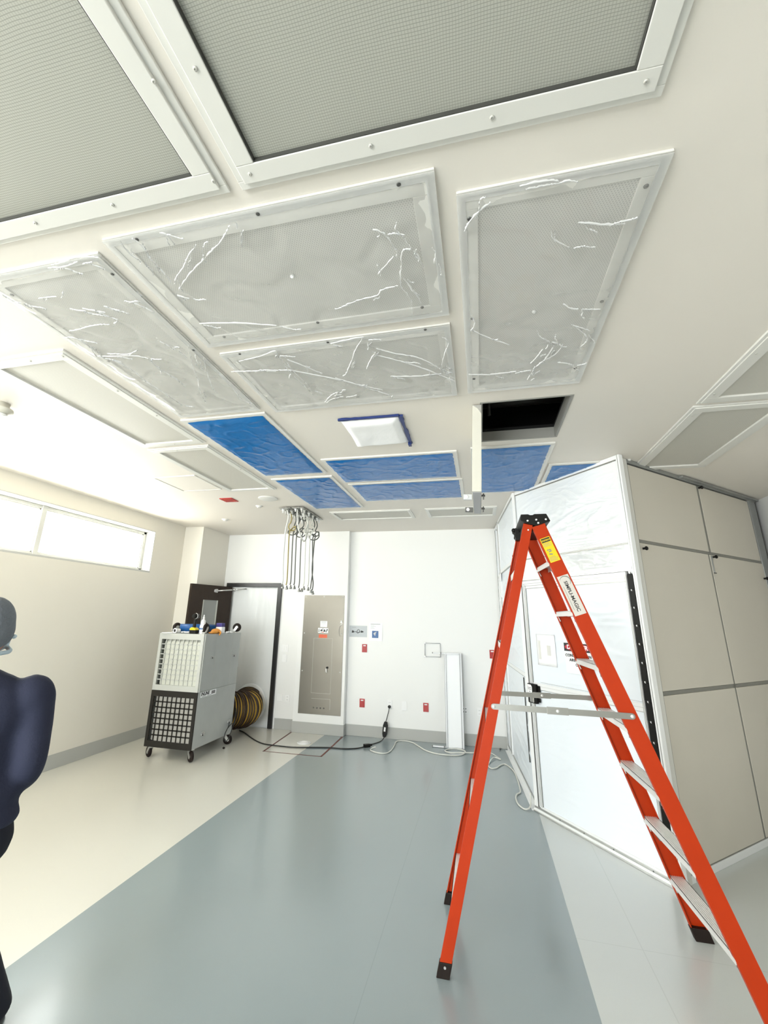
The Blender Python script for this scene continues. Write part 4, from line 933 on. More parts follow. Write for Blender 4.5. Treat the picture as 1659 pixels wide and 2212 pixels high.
b = MB(); b.tube(smooth_path([(-3.607, 5.36, zt + .07), (-3.605, 5.36, zt + .12), (-3.600, 5.36, zt + .17), (-3.597, 5.36, zt + .205)], 4), [.022] * 4 + [.019] * 4 + [.020] * 4 + [.026], 14); b.build('handle', 'blackp', o)
b = MB(); b.tube([(-3.600, 5.30, zt + .215), (-3.600, 5.345, zt + .218), (-3.600, 5.41, zt + .218)], [.022, .032, .030], 16); hd_ = b.build('head', 'blackp', o)
MB().tube([(-3.585 + .032 * math.cos(a / 16 * PI - PI / 2), 5.33, zt + .218 + .034 * math.sin(a / 16 * PI - PI / 2)) for a in range(17)], .0035, 6).build('guard', 'alu', o)
def bottle(x, y, h, r, label, name, band):
    o = thing(name, (x, y, zt), label, 'bottle')
    MB().lathe([(.001, 0), (r * .94, 0), (r, .008), (r, h * .62), (r * .8, h * .70), (r * .38, h * .76), (r * .36, h * .80), (.001, h * .80)], (x, y, zt), 20).build('body', 'plate', o)
    MB().lathe([(.001, h * .78), (r * .46, h * .78), (r * .46, h * .86), (r * .3, h * .88), (r * .26, h * .93), (r * .16, h), (.001, h)], (x, y, zt), 16).build('cap', 'white', o)
    if band:
        b = MB(); b.lathe([(r + .0006, h * .12), (r + .0008, h * .55)], (x, y, zt), 20); b.build('label_wrap', 'white', o)
        g = MB()
        for a in (-2.2, -1.75, -1.2):
            g.box(x + (r + .001) * math.cos(a) - .008, x + (r + .001) * math.cos(a) + .008, y + (r + .002) * math.sin(a) - .001, y + (r + .002) * math.sin(a) + .001, zt + h * .32, zt + h * .45)
        g.build('label_print', 'bluepic', o)
bottle(-3.508, 5.40, .165, .037, 'white bottle with a blue printed label on top of the upper machine', 'labelled_bottle', True)
bottle(-3.585, 5.52, .235, .030, 'taller plain white squeeze bottle just behind the labelled one', 'squeeze_bottle', False)
def glove():
    P_ = MB(); x0, y0 = -3.435, 5.63
    for c_, r in (((x0 - .02, y0, zt + .030), (.050, .085, .032)), ((x0 + .005, y0 - .07, zt + .020), (.04, .07, .022)), ((x0 - .03, y0 + .06, zt + .018), (.045, .05, .018))): P_.ell(c_, r)
    for i in range(4):
        a = (x0 - .02 + i * .014, y0 - .08, zt + .018); b_ = (x0 - .015 + i * .016, y0 - .165 - .006 * i, zt + .013); P_.tube([a, b_], [.012, .010], 8)
    P_.tube([(x0 + .03, y0 + .03, zt + .02), (x0 + .055, y0 + .005, zt + .01), (x0 + .058, y0 - .03, zt - .02)], [.014, .012, .010], 8)
    h_ = thing('work_glove', (x0, y0, zt), 'orange work glove lying on the front edge of the upper machine', 'glove')
    solid(P_, 'fabric', 'glove', h_, .007, 3)
glove()
o = thing('lidded_tub', (-3.45, 5.74, zt), 'square white tub with a violet lid on top of the upper machine', 'tub')
MB().box(-3.505, -3.412, 5.70, 5.79, zt, zt + .082).build('body', 'white', o, bevel=.006)
MB().box(-3.502, -3.418, 5.703, 5.787, zt + .083, zt + .132).build('lid', 'purple', o, bevel=.005)
b = MB(); b.tube([(-3.41, 5.83, zt + .012), (-3.42, 5.93, zt + .012)], .012, 10); b.box(-3.44, -3.405, 5.93, 5.99, zt, zt + .02); tag(b.build('white_fittings', 'plate'), 'few small white fittings right of the violet lidded tub', 'fittings')
# yellow duct from the machine's back to the sheeted doorway
o = thing('flexible_duct', (-3.6, 6.6, .1), 'yellow flexible air duct with dark spiral bands between the machine and the doorway', 'duct')
path = smooth_path([(-3.74, 6.245, .36), (-3.70, 6.38, .35), (-3.60, 6.56, .335), (-3.53, 6.72, .325), (-3.54, 6.86, .325), (-3.60, 6.99, .33), (-3.66, 7.11, .34)], 16)
rad = []
n = len(path)
for i in range(n): rad.append(.232 + .006 * math.sin(i * PI / 4))
MB().tube(path, rad, 36, False).build('sleeve', 'duct', o)
hel = []; turns = 11
prev = None; tw = .0
for i in range(n * 10 - 9):
    f_ = i / 10; k = int(f_); k2 = min(k + 1, n - 1); p = path[k].lerp(path[k2], f_ - k); t_ = (path[k2] - path[k]) if k2 > k else (path[k] - path[k - 1]); t_.normalize()
    u = t_.cross(Vector((0, 0, 1))).normalized(); w_ = u.cross(t_).normalized(); g_ = f_ / n; a = 2 * PI * (18 * g_ / .55 if g_ < .55 else 18 + 5 * (g_ - .55) / .45); rr_ = rad[k] + .006
    hel.append(p + (u * math.cos(a) + w_ * math.sin(a)) * rr_)
MB().tube(hel, [.0125 if i < len(hel) * .55 else .0085 for i in range(len(hel))], 6).build('spiral_band', 'ductw', o)
b = MB(); b.lathe([(.235, -.030), (.27, -.022), (.285, -.017), (.285, -.014), (.235, -.014)], (-3.64, YB + .0, .345), 30, 'y'); b.build('tape_collar', 'sheet', o)
# ================================================================== containment enclosure
def faceT(P, Q, outward):
    P, Q = Vector((*P, 0)), Vector((*Q, 0)); d = (Q - P).normalized(); n = Vector((-d.y, d.x, 0))
    if n.dot(Vector((*outward, 0))) < 0: n = -n
    return Matrix(((d.x, n.x, 0, P.x), (d.y, n.y, 0, P.y), (0, 0, 1, 0), (0, 0, 0, 1)))
EA, EB, EC, ED = (.415, 5.08), (1.18, 4.0), (3.07, 5.82), (.27, 7.145)
TAB, TBC, TAD = faceT(EA, EB, (-1, -1)), faceT(EB, EC, (1, -1)), faceT(EA, ED, (-1, 0))
enc = thing('containment_enclosure', (1.18, 4.0, 0), 'white panelled floor to ceiling enclosure with a plastic door behind the orange ladder', 'enclosure')
def fb(T, name, m, *boxes, bevel=.002, parent=enc):
    b = MB(T)
    for q in boxes: b.box(*q)
    return b.build(name, m, parent, bevel=bevel)
Z3 = H - .002
# face with the door
fb(TAB, 'corner_post', 'encf', (-.012, .036, -.03, .012, 0, Z3)); fb(TAB, 'corner_trim', 'alu', (.036, .040, -.02, .0135, 0, Z3), (.049, .052, -.02, .0135, 0, 2.08), bevel=0)
fb(TAB, 'corner_post', 'encf', (1.338, 1.352, -.03, .012, 0, Z3))
fb(TAB, 'corner_trim', 'alud', (1.352, 1.356, -.02, .014, 0, Z3), bevel=0)
fb(TAB, 'corner_post', 'encf', (1.356, 1.372, -.03, .014, 0, Z3))
fb(TAB, 'top_rail', 'encf', (.036, 1.338, -.03, .012, 3.012, Z3)); fb(TAB, 'rail_shadow_strip', 'encd', (.040, 1.338, -.02, .009, 3.003, 3.012), bevel=0)
fb(TAB, 'cross_rail', 'encf', (.036, 1.338, -.025, .014, 2.30, 2.332)); fb(TAB, 'rail_shadow_strip', 'alud', (.040, 1.338, -.02, .010, 2.290, 2.30), bevel=0)
fb(TAB, 'cross_rail', 'encf', (.036, 1.338, -.025, .014, 2.085, 2.125)); fb(TAB, 'rail_shadow_strip', 'alu', (.040, 1.338, -.02, .010, 2.078, 2.085), (.04, 1.338, -.02, .0155, 2.104, 2.107), bevel=0)
def wr(T, u0, u1, z0, z1, depth, seed, amp=.006, horiz=True):
    def fn(u, v):
        U = u0 + (u1 - u0) * u; Z = z0 + (z1 - z0) * v
        a = noise.noise(Vector((U * 1.6, Z * 9, seed))); r = abs(noise.noise(Vector((U * 1.5 + Z * .6, Z * 7 - U * .8, seed + 3)))); r2 = abs(noise.noise(Vector((U * 6, Z * 7, seed + 8))))
        e = min(u, 1 - u, v, 1 - v); s = min(1, e * 10); k = math.exp(-((v - .35) / .28) ** 2) if horiz else 1
        return (U, depth + s * k * (amp * a + 2.2 * amp * max(0, .13 - r) / .13 + amp * max(0, .1 - r2) / .1), Z)
    return MB(T).grid(fn, max(10, int((u1 - u0) / .014)), max(10, int((z1 - z0) / .014)))
wr(TAB, .04, 1.338, 2.332, 3.004, 0, 3).build('upper_sheet', 'encwr', enc)
wr(TAB, .04, 1.338, 2.125, 2.292, 0, 8, .008, False).build('middle_sheet', 'encwr', enc)
dr = fb(TAB, 'door_frame', 'encf', (.052, .098, -.02, .012, .05, 2.075), (.098, 1.262, -.02, .012, 2.0, 2.075), (1.262, 1.275, -.02, .012, .05, 2.075), (.066, 1.262, -.02, .012, .045, .062))
fb(TAB, 'door_frame_line', 'alud', (.064, .067, -.01, .0135, .06, 2.05), (.079, .083, -.01, .0135, .06, 2.04), (.094, .099, -.01, .0135, .06, 2.03), (.067, 1.262, -.01, .0135, 2.044, 2.047), (.083, 1.262, -.01, .0135, 2.022, 2.026), (.099, 1.262, -.01, .0135, 1.996, 2.0), (1.262, 1.2645, -.01, .0135, .06, 2.05), (1.270, 1.2725, -.01, .0135, .06, 2.05), bevel=0, parent=dr)
d_ = wr(TAB, .098, 1.262, .062, 2.0, .003, 21, .0016, False).build('door_sheet', 'encw', enc)
fb(TAB, 'door_rail', 'encf', (.098, 1.262, -.004, .012, 1.052, 1.108), parent=d_); fb(TAB, 'door_rail_line', 'alu', (.20, 1.262, 0, .0128, 1.118, 1.120), (.20, 1.262, 0, .0128, 1.049, 1.0515), (.20, 1.262, 0, .0132, 1.080, 1.082), bevel=0, parent=d_)
hs = MB(TAB)
hs.box(1.2765, 1.337, -.012, .003, .05, 2.045)
for i in range(15):
    z = .06 + i * .134
    hs.prism([(1.279, z), (1.334, z), (1.330, z + .118), (1.318, z + .124), (1.307, z + .117), (1.295, z + .124), (1.283, z + .118)], .003, .009, 'y')
h_ = hs.build('hinge_strip', 'blackp', enc, bevel=.002)
b = MB(TAB)
for i in range(15):
    z = .06 + i * .134
    for u in (1.293, 1.320): b.box(u - .0025, u + .0025, .009, .0105, z + .118, z + .132)
b.build('hinge_strip_pins', 'machb', h_)
fb(TAB, 'bottom_rail', 'alu', (-.012, 1.372, -.035, .030, 0, .012), (-.012, 1.372, -.02, .014, .012, .045)); fb(TAB, 'rail_strip', 'encf', (-.012, 1.372, .016, .020, .012, .030), bevel=0)
for u in (.30, .56, .84, 1.16): MB(TAB).lathe([(.001, .0155), (.005, .0155), (.005, .013), (.001, .013)], (u, 0, .034), 8, 'y').build('screw', 'screw', enc)
# lock box
lk = thing('lock_box', (TAB @ Vector((.12, 0, .92))), 'black lock box hung on the left edge of the enclosure door', 'lock box')
b = MB(TAB); b.box(.052, .165, .014, .050, .925, 1.098); b.build('case', 'blackp', lk, bevel=.008)
b = MB(TAB); b.prism([(.062, 1.015), (.120, 1.010), (.120, 1.072), (.108, 1.088), (.062, 1.09)], .050, .053, 'y'); p_ = b.build('keypad_plate', 'plate', lk, bevel=.001)
b = MB(TAB); b.box(.067, .112, .053, .0537, 1.060, 1.064); b.box(.067, .112, .053, .0537, 1.046, 1.050); b.box(.085, .093, .053, .054, 1.022, 1.032); b.build('keypad_print', 'ink', p_)
b = MB(TAB); b.box(.085, .140, .050, .057, .935, .985); b.build('latch_knob', 'alu', lk, bevel=.004)
b = MB(TAB); b.box(.165, .195, .014, .022, 1.02, 1.085); b.box(.165, .190, .014, .022, .94, .975); b.build('mounting_ear', 'blackp', lk, bevel=.002)
# signs on the door
def signT(u, z, n): return TAB @ Matrix(((1, 0, 0, u), (0, 0, 1, n), (0, 1, 0, z), (0, 0, 0, 1)))
sg = thing('danger_sign', (TAB @ Vector((.68, 0, 1.25))), 'white danger sign with a red banner on the enclosure door, partly behind the ladder', 'sign')
MB(TAB).grid(lambda u, v: (.548 + .304 * u, .012 + .004 * math.sin(PI * u) * (1 - v), 1.245 + .345 * v), 8, 8, False).build('sheet', 'white', sg).modifiers.new('t', 'SOLIDIFY').thickness = .0008
b = MB(TAB); b.box(.549, .851, .0165, .0172, 1.428, 1.497); bn = b.build('banner', 'ink', sg)
b = MB(TAB); b.prism([(.700 + .142 * math.cos(a * PI / 16), 1.4625 + .032 * math.sin(a * PI / 16)) for a in range(32)], .0172, .0178, 'y'); b.build('banner_oval', 'signred', bn)
def st(txt, size, u, z, m, fit, bold=.0006):
    T = signT(u, z, .0182); return text_mesh(txt, size, T, 'lettering', m, sg, .0002, 'CENTER', 1.0, bold, fit)
st('DANGER', .050, .700, 1.4625, 'white', .235, .0016); st('CONSTRUCTION', .033, .700, 1.393, 'ink', .285); st('AREA KEEP', .033, .700, 1.355, 'ink', .205); st('OUT', .033, .700, 1.317, 'ink', .072)
sp = thing('plastic_document_pocket', (TAB @ Vector((.3, 0, 1.27))), 'blank translucent plastic pocket on the enclosure door, left of the danger sign', 'document pocket')
MB(TAB).grid(lambda u, v: (.190 + .245 * u, .010 + .003 * math.sin(PI * u * 3), 1.275 + .285 * v), 10, 8).build('sheet', 'whitewrap', sp).modifiers.new('t', 'SOLIDIFY').thickness = .001
b = MB(TAB); b.box(.215, .245, .0142, .0150, 1.33, 1.50); b.box(.33, .375, .0142, .0150, 1.37, 1.46); b.build('faint_print', 'wframe', sp)
# tan side face
fb(TBC, 'corner_post', 'encf', (.0, .018, -.03, .016, 0, Z3)); fb(TBC, 'wide_post', 'wframe', (.018, .150, -.03, .012, 0, Z3))
fb(TBC, 'top_rail', 'encg', (.15, 2.60, -.03, .016, 3.012, Z3)); fb(TBC, 'top_rail_cap', 'encg', (1.0, 2.60, -.01, .05, 3.022, 3.04))
fb(TBC, 'end_post', 'encg', (2.44, 2.60, -.03, .012, 0, Z3)); fb(TBC, 'end_trim', 'dark_liner', (2.600, 2.607, -.03, .014, 2.2, Z3), bevel=0)
fb(TBC, 'bottom_rail', 'encf', (.15, 2.44, -.03, .010, 0, .048))
fb(TBC, 'back_rail', 'encd', (.145, 2.45, -.030, -.012, .03, 3.015), bevel=0)
for (u0, u1, z0, z1) in ((.168, 1.325, 2.345, 3.002), (1.368, 2.43, 2.345, 3.000), (.156, 1.292, 1.190, 2.318), (1.322, 2.45, 1.190, 2.318), (.156, 1.292, .056, 1.160), (1.322, 2.45, .056, 1.160)):
    fb(TBC, 'panel', 'enct', (u0, u1, -.012, .006, z0, z1), bevel=.003)
fb(TBC, 'panel_seam_shade', 'encd', (1.294, 1.320, -.01, .0035, .056, 2.318), (1.328, 1.365, -.01, .0035, 2.345, 3.0), (.156, 2.44, -.01, .0035, 2.320, 2.343), (.152, 2.44, -.01, .0035, 1.162, 1.188), (.150, .156, -.01, .010, .05, 3.01), (.152, 2.44, -.01, .0035, .048, .055), bevel=0)  # dark strips paint the shade of the gaps between panels
fb(TBC, 'strap', 'encg', (1.335, 1.352, .004, .012, 2.15, 2.31), bevel=.001); fb(TBC, 'strap_tip', 'ink', (1.333, 1.372, .004, .014, 2.145, 2.152), bevel=0)
for u, z in ((1.372, 2.985), (1.378, 2.30), (.203, 2.272), (2.50, 2.118), (2.40, 2.16)):
    k = MB(TBC); k.cyl((u, .004, z), (u, .030, z), .009); k.ell((u, .034, z), (.019, .012, .017)); k.build('knob', 'blackp', enc)
# face running back to the wall
fb(TAD, 'corner_post', 'encf', (0, .03, -.03, .012, 0, Z3)); fb(TAD, 'post', 'encf', (1.50, 1.525, -.03, .014, 0, Z3)); fb(TAD, 'post', 'encf', (1.60, 1.63, -.03, .014, 0, Z3)); fb(TAD, 'post', 'encf', (1.98, 2.055, -.03, .010, 0, 2.98))
fb(TAD, 'post_line', 'alud', (1.527, 1.531, -.02, .012, 0, Z3), (1.593, 1.597, -.02, .012, 0, Z3), (1.975, 1.979, -.02, .010, 0, Z3), bevel=0)
fb(TAD, 'top_rail', 'encf', (.03, 1.50, -.03, .014, 3.015, Z3), (1.63, 1.98, -.03, .012, 3.0, 3.03)); fb(TAD, 'rail_shadow_strip', 'alud', (.03, 1.50, -.02, .011, 3.005, 3.015), bevel=0)
fb(TAD, 'cross_rail', 'encf', (.03, 1.52, -.02, .016, 2.305, 2.345)); fb(TAD, 'rail_shadow_strip', 'alud', (.03, 1.52, -.02, .013, 2.297, 2.305), bevel=0)
fb(TAD, 'cross_rail', 'encf', (.03, 1.50, -.02, .012, 1.14, 1.175)); fb(TAD, 'rail_shadow_strip', 'alud', (.03, 1.50, -.01, .010, 1.134, 1.14), bevel=0)
fb(TAD, 'bottom_rail', 'encf', (0, 1.98, -.03, .045, 0, .012), (0, 1.98, -.02, .012, .012, .075)); fb(TAD, 'rail_strip', 'alud', (.03, 1.95, -.01, .0135, .075, .079), bevel=0)
for (u0, u1, z0, z1, sd) in ((.03, 1.50, 2.345, 3.005, 41), (.03, 1.50, 1.175, 2.297, 44), (.03, 1.50, .08, 1.134, 47), (1.63, 1.98, .08, 3.0, 50), (1.53, 1.60, .08, 3.0, 53)):
    wr(TAD, u0, u1, z0, z1, 0, sd, .003, False).build('side_sheet', 'encw', enc)
MB(TAD).box(-.02 + .18, .185, .003, .010, .35, 1.12).build('door_edge_gasket', 'dark_liner', enc)
for u, z in ((.12, 2.36), (1.5, 2.30), (1.57, 2.93), (1.63, 2.26)):
    k = MB(TAD); k.cyl((u, .010, z), (u, .028, z), .007); k.ell((u, .030, z), (.014, .009, .014)); k.build('knob', 'blackp' if u < 1 else 'alu', enc)
b = MB(TAD); b.box(1.46, 1.70, .012, .03, 2.20, 2.30); b.box(1.50, 1.56, .012, .028, 1.98, 2.20); b.box(1.62, 1.70, .012, .03, 1.93, 2.20); b.build('joint_bracket', 'encf', enc, bevel=.004)

# ================================================================== ladder
lad = thing('step_ladder', (.43, 3.125, 0), 'tall orange fibreglass step ladder with aluminium steps standing open on the grey floor', 'ladder')
def rail(pb, pt, w, inward, name, t=.004, fl=.030):
    pb, pt = Vector(pb), Vector(pt); ax = (pt - pb).normalized(); Lr = (pt - pb).length
    yd = Vector((0, inward, 0)); nn = (yd - ax * yd.dot(ax)).normalized(); e1 = ax.cross(nn)
    if e1.x < 0: e1 = -e1
    prof = [(-w / 2, 0), (w / 2, 0), (w / 2, fl), (w / 2 - .006, fl), (w / 2 - t, t + .002), (-w / 2 + t, t + .002), (-w / 2 + .006, fl), (-w / 2, fl)]
    # cut feet flush with the floor, tops just under the cap
    vs = []
    for a, n_ in prof:
        p = pb + e1 * a + nn * n_; k = (0.004 - p.z) / ax.z; vs.append(p + ax * k)
    for a, n_ in prof: vs.append(pt + e1 * a + nn * n_)
    n = len(prof); fs = [(0, 1, 4, 5), (0, 5, 6, 7), (1, 2, 3, 4), (8 + 5, 8 + 4, 8 + 1, 8), (8 + 7, 8 + 6, 8 + 5, 8), (8 + 4, 8 + 3, 8 + 2, 8 + 1)] + [(i, (i + 1) % n, n + (i + 1) % n, n + i) for i in range(n)]
    b = MB(); b.add(vs, fs); o = b.build(name, 'orange', lad, bevel=.0012)
    bm = __import__('bmesh').new(); bm.from_mesh(o.data); __import__('bmesh').ops.recalc_face_normals(bm, faces=bm.faces); bm.to_mesh(o.data); bm.free()
    # rubber shoe
    s = MB(); hh = .062
    P = []
    for zz in (0.0, hh):
        for a, n_ in ((-w / 2 - .003, -.004), (w / 2 + .003, -.004), (w / 2 + .003, fl + .004), (-w / 2 - .003, fl + .004)):
            p = pb + e1 * a + nn * n_; P.append(p + ax * ((zz - p.z) / ax.z))
    s.add(P, [(3, 2, 1, 0), (4, 5, 6, 7), (0, 1, 5, 4), (1, 2, 6, 5), (2, 3, 7, 6), (3, 0, 4, 7)])
    sh = s.build('rubber_foot', 'rubber', o, bevel=.003)
    for a in ((0,) if w < .07 else (-w * .3, w * .3)):
        p = pb + e1 * a + nn * -.004 + ax * .046; MB().tube([p, p - nn * .003], .006, 10).build('foot_rivet', 'alu', sh)
    return dict(pb=pb, ax=ax, e1=e1, nn=nn, o=o, w=w)
FN = rail((1.140, 2.770, 0), (.378, 2.935, 2.255), .080, 1, 'front_rail')
FF = rail((1.112, 3.490, 0), (.352, 3.315, 2.255), .080, -1, 'front_rail')
RN = rail((-.268, 2.800, 0), (.318, 2.940, 2.262), .056, 1, 'rear_rail', fl=.026)
RF = rail((-.278, 3.432, 0), (.305, 3.315, 2.262), .056, -1, 'rear_rail', fl=.026)
def at(R, z):
    return R['pb'] + R['ax'] * (z / R['ax'].z)
for k in range(1, 8):
    z = .29 * k; a, b_ = at(FN, z), at(FF, z); s = MB()
    y0, y1 = a.y + .005, b_.y - .005
    def sx(y): return a.x + (b_.x - a.x) * (y - a.y) / (b_.y - a.y)
    pr = []
    for (dx_, z0, z1) in ((-.038, z - .030, z), (.036, z - .030, z)):
        s.prism([(sx(y0) + dx_, y0), (sx(y0) + dx_ + .003, y0), (sx(y1) + dx_ + .003, y1), (sx(y1) + dx_, y1)], z0, z1)
    s.prism([(sx(y0) - .038, y0), (sx(y0) + .039, y0), (sx(y1) + .039, y1), (sx(y1) - .038, y1)], z - .003, z)
    for j in range(7):
        q = -.030 + j * .010; s.prism([(sx(y0) + q, y0), (sx(y0) + q + .003, y0), (sx(y1) + q + .003, y1), (sx(y1) + q, y1)], z, z + .0018)
    s.build('step', 'step', lad)
    g = MB()
    for R, sg_ in ((FN, 1), (FF, -1)):
        p = at(R, z) + R['nn'] * .003; g.tube([p + Vector((-.03, sg_ * .004, -.008)), p + Vector((-.03 + .012, sg_ * .05, -.06))], .003, 5)
    if k in (1, 2): g.tube([at(FF, z) + Vector((-.02, -.006, -.03)), at(FF, z - .12) + Vector((0, -.004, 0))], .006, 6)
    g.build('step_brace', 'alu', lad)
for k in range(5):
    z = .27 + .427 * k; a, b_ = at(RN, z), at(RF, z); s = MB(); y0, y1 = a.y + .005, b_.y - .005; xa = (a.x + b_.x) / 2
    s.box(xa - .024, xa + .024, y0, y1, z - .003, z); s.box(xa - .024, xa - .021, y0, y1, z - .040, z); s.box(xa + .021, xa + .024, y0, y1, z - .040, z)
    s.build('rear_step', 'step', lad)
def brace(pa, pb, w, name):
    pa, pb = Vector(pa), Vector(pb); d_ = (pb - pa).normalized(); up = Vector((0, 0, 1)); up = (up - d_ * up.dot(d_)).normalized(); n = d_.cross(up)
    T = Matrix(((d_.x, n.x, up.x, pa.x), (d_.y, n.y, up.y, pa.y), (d_.z, n.z, up.z, pa.z), (0, 0, 0, 1))); Lb = (pb - pa).length
    pr = [(w / 2 * math.cos(a), w / 2 * math.sin(a)) for a in [PI / 2 + PI * i / 8 for i in range(9)]] + [(Lb + w / 2 * math.cos(a), w / 2 * math.sin(a)) for a in [-PI / 2 + PI * i / 8 for i in range(9)]]
    b = MB(T); b.prism(pr, -.0015, .0015, 'y'); o = b.build(name, 'alud', lad)
    b = MB(T); m_ = Lb * .48; b.box(m_ - .055, m_ + .055, -.004, .004, -w / 2 - .003, w / 2 + .003); b.build('hinge_sleeve', 'alud', o, bevel=.001)
    b = MB(T)
    for u in (0, m_, Lb): b.lathe([(.001, -.008), (.005, -.007), (.008, -.003), (.008, .006), (.001, .008)], (u, 0, 0), 12, 'y')
    b.build('rivet', 'plate', o)
brace((.045, 2.868, 1.212), (.742, 2.852, 1.211), .030, 'spreader_brace')
brace((.045, 3.374, 1.213), (.705, 3.404, 1.213), .028, 'spreader_brace')
cp = [(.278, 2.325), (.321, 2.325), (.333, 2.319), (.350, 2.319), (.358, 2.325), (.430, 2.325), (.451, 2.278), (.366, 2.249), (.338, 2.258), (.298, 2.270), (.273, 2.288)]
b = MB(); b.prism(cp, 2.928, 3.328, 'y'); cap = b.build('top_cap', 'blackp', lad, bevel=.003)
b = MB(); b.box(.29, .43, 2.96, 3.30, 2.22, 2.262); b.build('cap_underside', 'blackp', cap, bevel=.004)
b = MB()
for x, z in ((.316, 2.283), (.368, 2.288), (.4245, 2.289), (.378, 2.267)): b.lathe([(.001, -.004), (.0045, -.003), (.0065, 0), (.001, 0)], (x, 2.928, z), 12, 'y')
b.build('rivet', 'plate', cap)
b = MB(); b.lathe([(.001, -.004), (.004, -.003), (.0055, 0), (.001, 0)], (.316, 2.934, 2.225), 12, 'y'); b.build('rivet', 'plate', lad)
b = MB(); rr = random.Random(5)
for i in range(7): b.ell((.268 + rr.uniform(-.012, .01), 3.30 + rr.uniform(-.03, .03), 2.265 + rr.uniform(-.03, .03)), (.016, .02, .016), n=8, k=6)
b.box(.262, .29, 3.25, 3.32, 2.215, 2.30); b.build('tool_holder', 'blackp', cap, bevel=.002)
# labels on the near front rail
def RT(R, z, off):   # frame on the outer face: x down the rail, y across to the right, z toward the viewer
    o_ = at(R, z); x = -R['ax']; zz = -R['nn']; y = zz.cross(x); o_ = o_ + zz * off
    return Matrix(((x.x, y.x, zz.x, o_.x), (x.y, y.y, zz.y, o_.y), (x.z, y.z, zz.z, o_.z), (0, 0, 0, 1)))
T1 = RT(FN, 2.10, .0); b = MB(T1); b.box(-.078, .078, -.030, .030, 0, .0009); yl = b.build('warning_label', 'yellow', lad)
yl['label'] = 'yellow warning label with a black heading'
b = MB(T1); b.box(-.074, -.048, -.027, .027, .0009, .0014)
b.build('heading', 'ink', yl)
text_mesh('WARNING', .016, T1 @ Matrix.Translation((-.061, 0, .0016)) @ Matrix.Rotation(PI / 2, 4, 'Z') @ Matrix.Rotation(PI, 4, 'Z') @ Matrix.Rotation(0, 4, 'X'), 'heading_lettering', 'yellow', yl, .0001, 'CENTER', .72, .0003)
b = MB(T1); rr = random.Random(8)
for i in range(4): b.box(-.042 + i * .006, -.040 + i * .006, -.026, .010 + rr.uniform(0, .016), .0009, .0012)
for i in range(5): b.box(.045 + i * .006, .047 + i * .006, -.026, .010 + rr.uniform(0, .016), .0009, .0012)
for i in range(6):
    x = -.012 + rr.uniform(0, .045); y = rr.uniform(-.02, .012); b.box(x, x + .004, y, y + .014, .0009, .0012); b.box(x - .003, x + .008, y + .004, y + .007, .0009, .0012)
b.build('small_print', 'greyink', yl)
T2 = RT(FN, 1.830, .0); b = MB(T2); b.box(-.118, .118, -.034, .032, 0, .0009); wl = b.build('maker_label', 'label', lad)
wl['label'] = 'pale grey maker label with black lettering'
text_mesh('SIMPLI-MAGIC', .027, T2 @ Matrix.Translation((.008, -.001, .0012)), 'lettering', 'ink', wl, .0002, 'CENTER', 1, .0006, .180)
b = MB(T2); b.tube([(-.082 + .030 * math.cos(a), .0 + .030 * math.sin(a), .0012) for a in [PI * .5 + PI * 1.15 * i / 20 - .9 for i in range(21)]], [.0005 + .0022 * math.sin(PI * i / 20) for i in range(21)], 6); b.build('swoosh', 'greyink', wl)
b = MB(T2); b.box(-.055, .085, -.0235, -.0215, .0009, .0012); b.build('small_print', 'greyink', wl)

# ================================================================== person
PT = Matrix.Translation((-1.90, 1.45, 0)) @ Matrix.Rotation(math.radians(38), 4, 'Z')
per = thing('person', (-1.90, 1.45, 0), 'person in dark navy clothes at the left edge of the view, seen from behind', 'person')
def limb(mb, pts, rad): mb.tube(smooth_path(pts, 5), sum([[rad[i] + (rad[min(i + 1, len(rad) - 1)] - rad[i]) * j / 5 for j in range(5)] for i in range(len(rad) - 1)], []) + [rad[-1]], 14)
b = MB(PT)
b.ell((0, .02, 1.60), (.074, .094, .112)); b.ell((0, .072, 1.548), (.045, .045, .048)); b.ell((0, .115, 1.585), (.012, .018, .02)); b.ell((0, .108, 1.545), (.022, .010, .008))
for s in (-1, 1):
    b.ell((s * .077, .015, 1.595), (.010, .020, .030)); b.ell((s * .028, .104, 1.618), (.013, .008, .008))
limb(b, [(0, 0, 1.55), (0, -.01, 1.47), (0, -.01, 1.40)], [.055, .054, .07])
limb(b, [(0, 0, 1.42), (0, 0, 1.2), (0, 0, 1.0), (0, 0, .9)], [.09, .115, .11, .11])
RW = {}
for s in (-1, 1):
    hnd = Vector((s * .12, .30, 1.06))
    limb(b, [(s * .17, 0, 1.39), (s * .235, -.01, 1.10), (s * .15, .20, 1.04), hnd - Vector((0, .04, 0))], [.04, .030, .026, .024])
    b.ell(hnd + Vector((0, -.005, 0)), (.020, .046, .040))
    for i, ln in enumerate((.062, .072, .068, .052)):
        z = .028 - i * .019; p0 = hnd + Vector((0, .03, z)); p1 = hnd + Vector((-s * .010, .03 + .5 * ln, z - .002)); p2 = hnd + Vector((-s * .034, .04 + .5 * ln, z - .006)); b.tube([p0, p1, p2], [.0095, .0088, .0078], 8)
    b.tube([hnd + Vector((-s * .006, -.02, .030)), hnd + Vector((-s * .022, .01, .046)), hnd + Vector((-s * .030, .038, .046))], [.012, .0105, .0085], 8)
RL = [(.085, .01, .92), (.07, .31, .52), (.20, .45, .10)]; LL = [(-.095, 0, .92), (-.10, -.04, .50), (-.10, -.26, .11)]
limb(b, RL, [.09, .06, .045]); limb(b, LL, [.09, .06, .045])
solid(b, 'body', 'skin', per, .009, 4)
b = MB(PT); b.ell((0, .0, 1.625), (.084, .102, .102)); b.ell((0, -.035, 1.575), (.074, .066, .080))
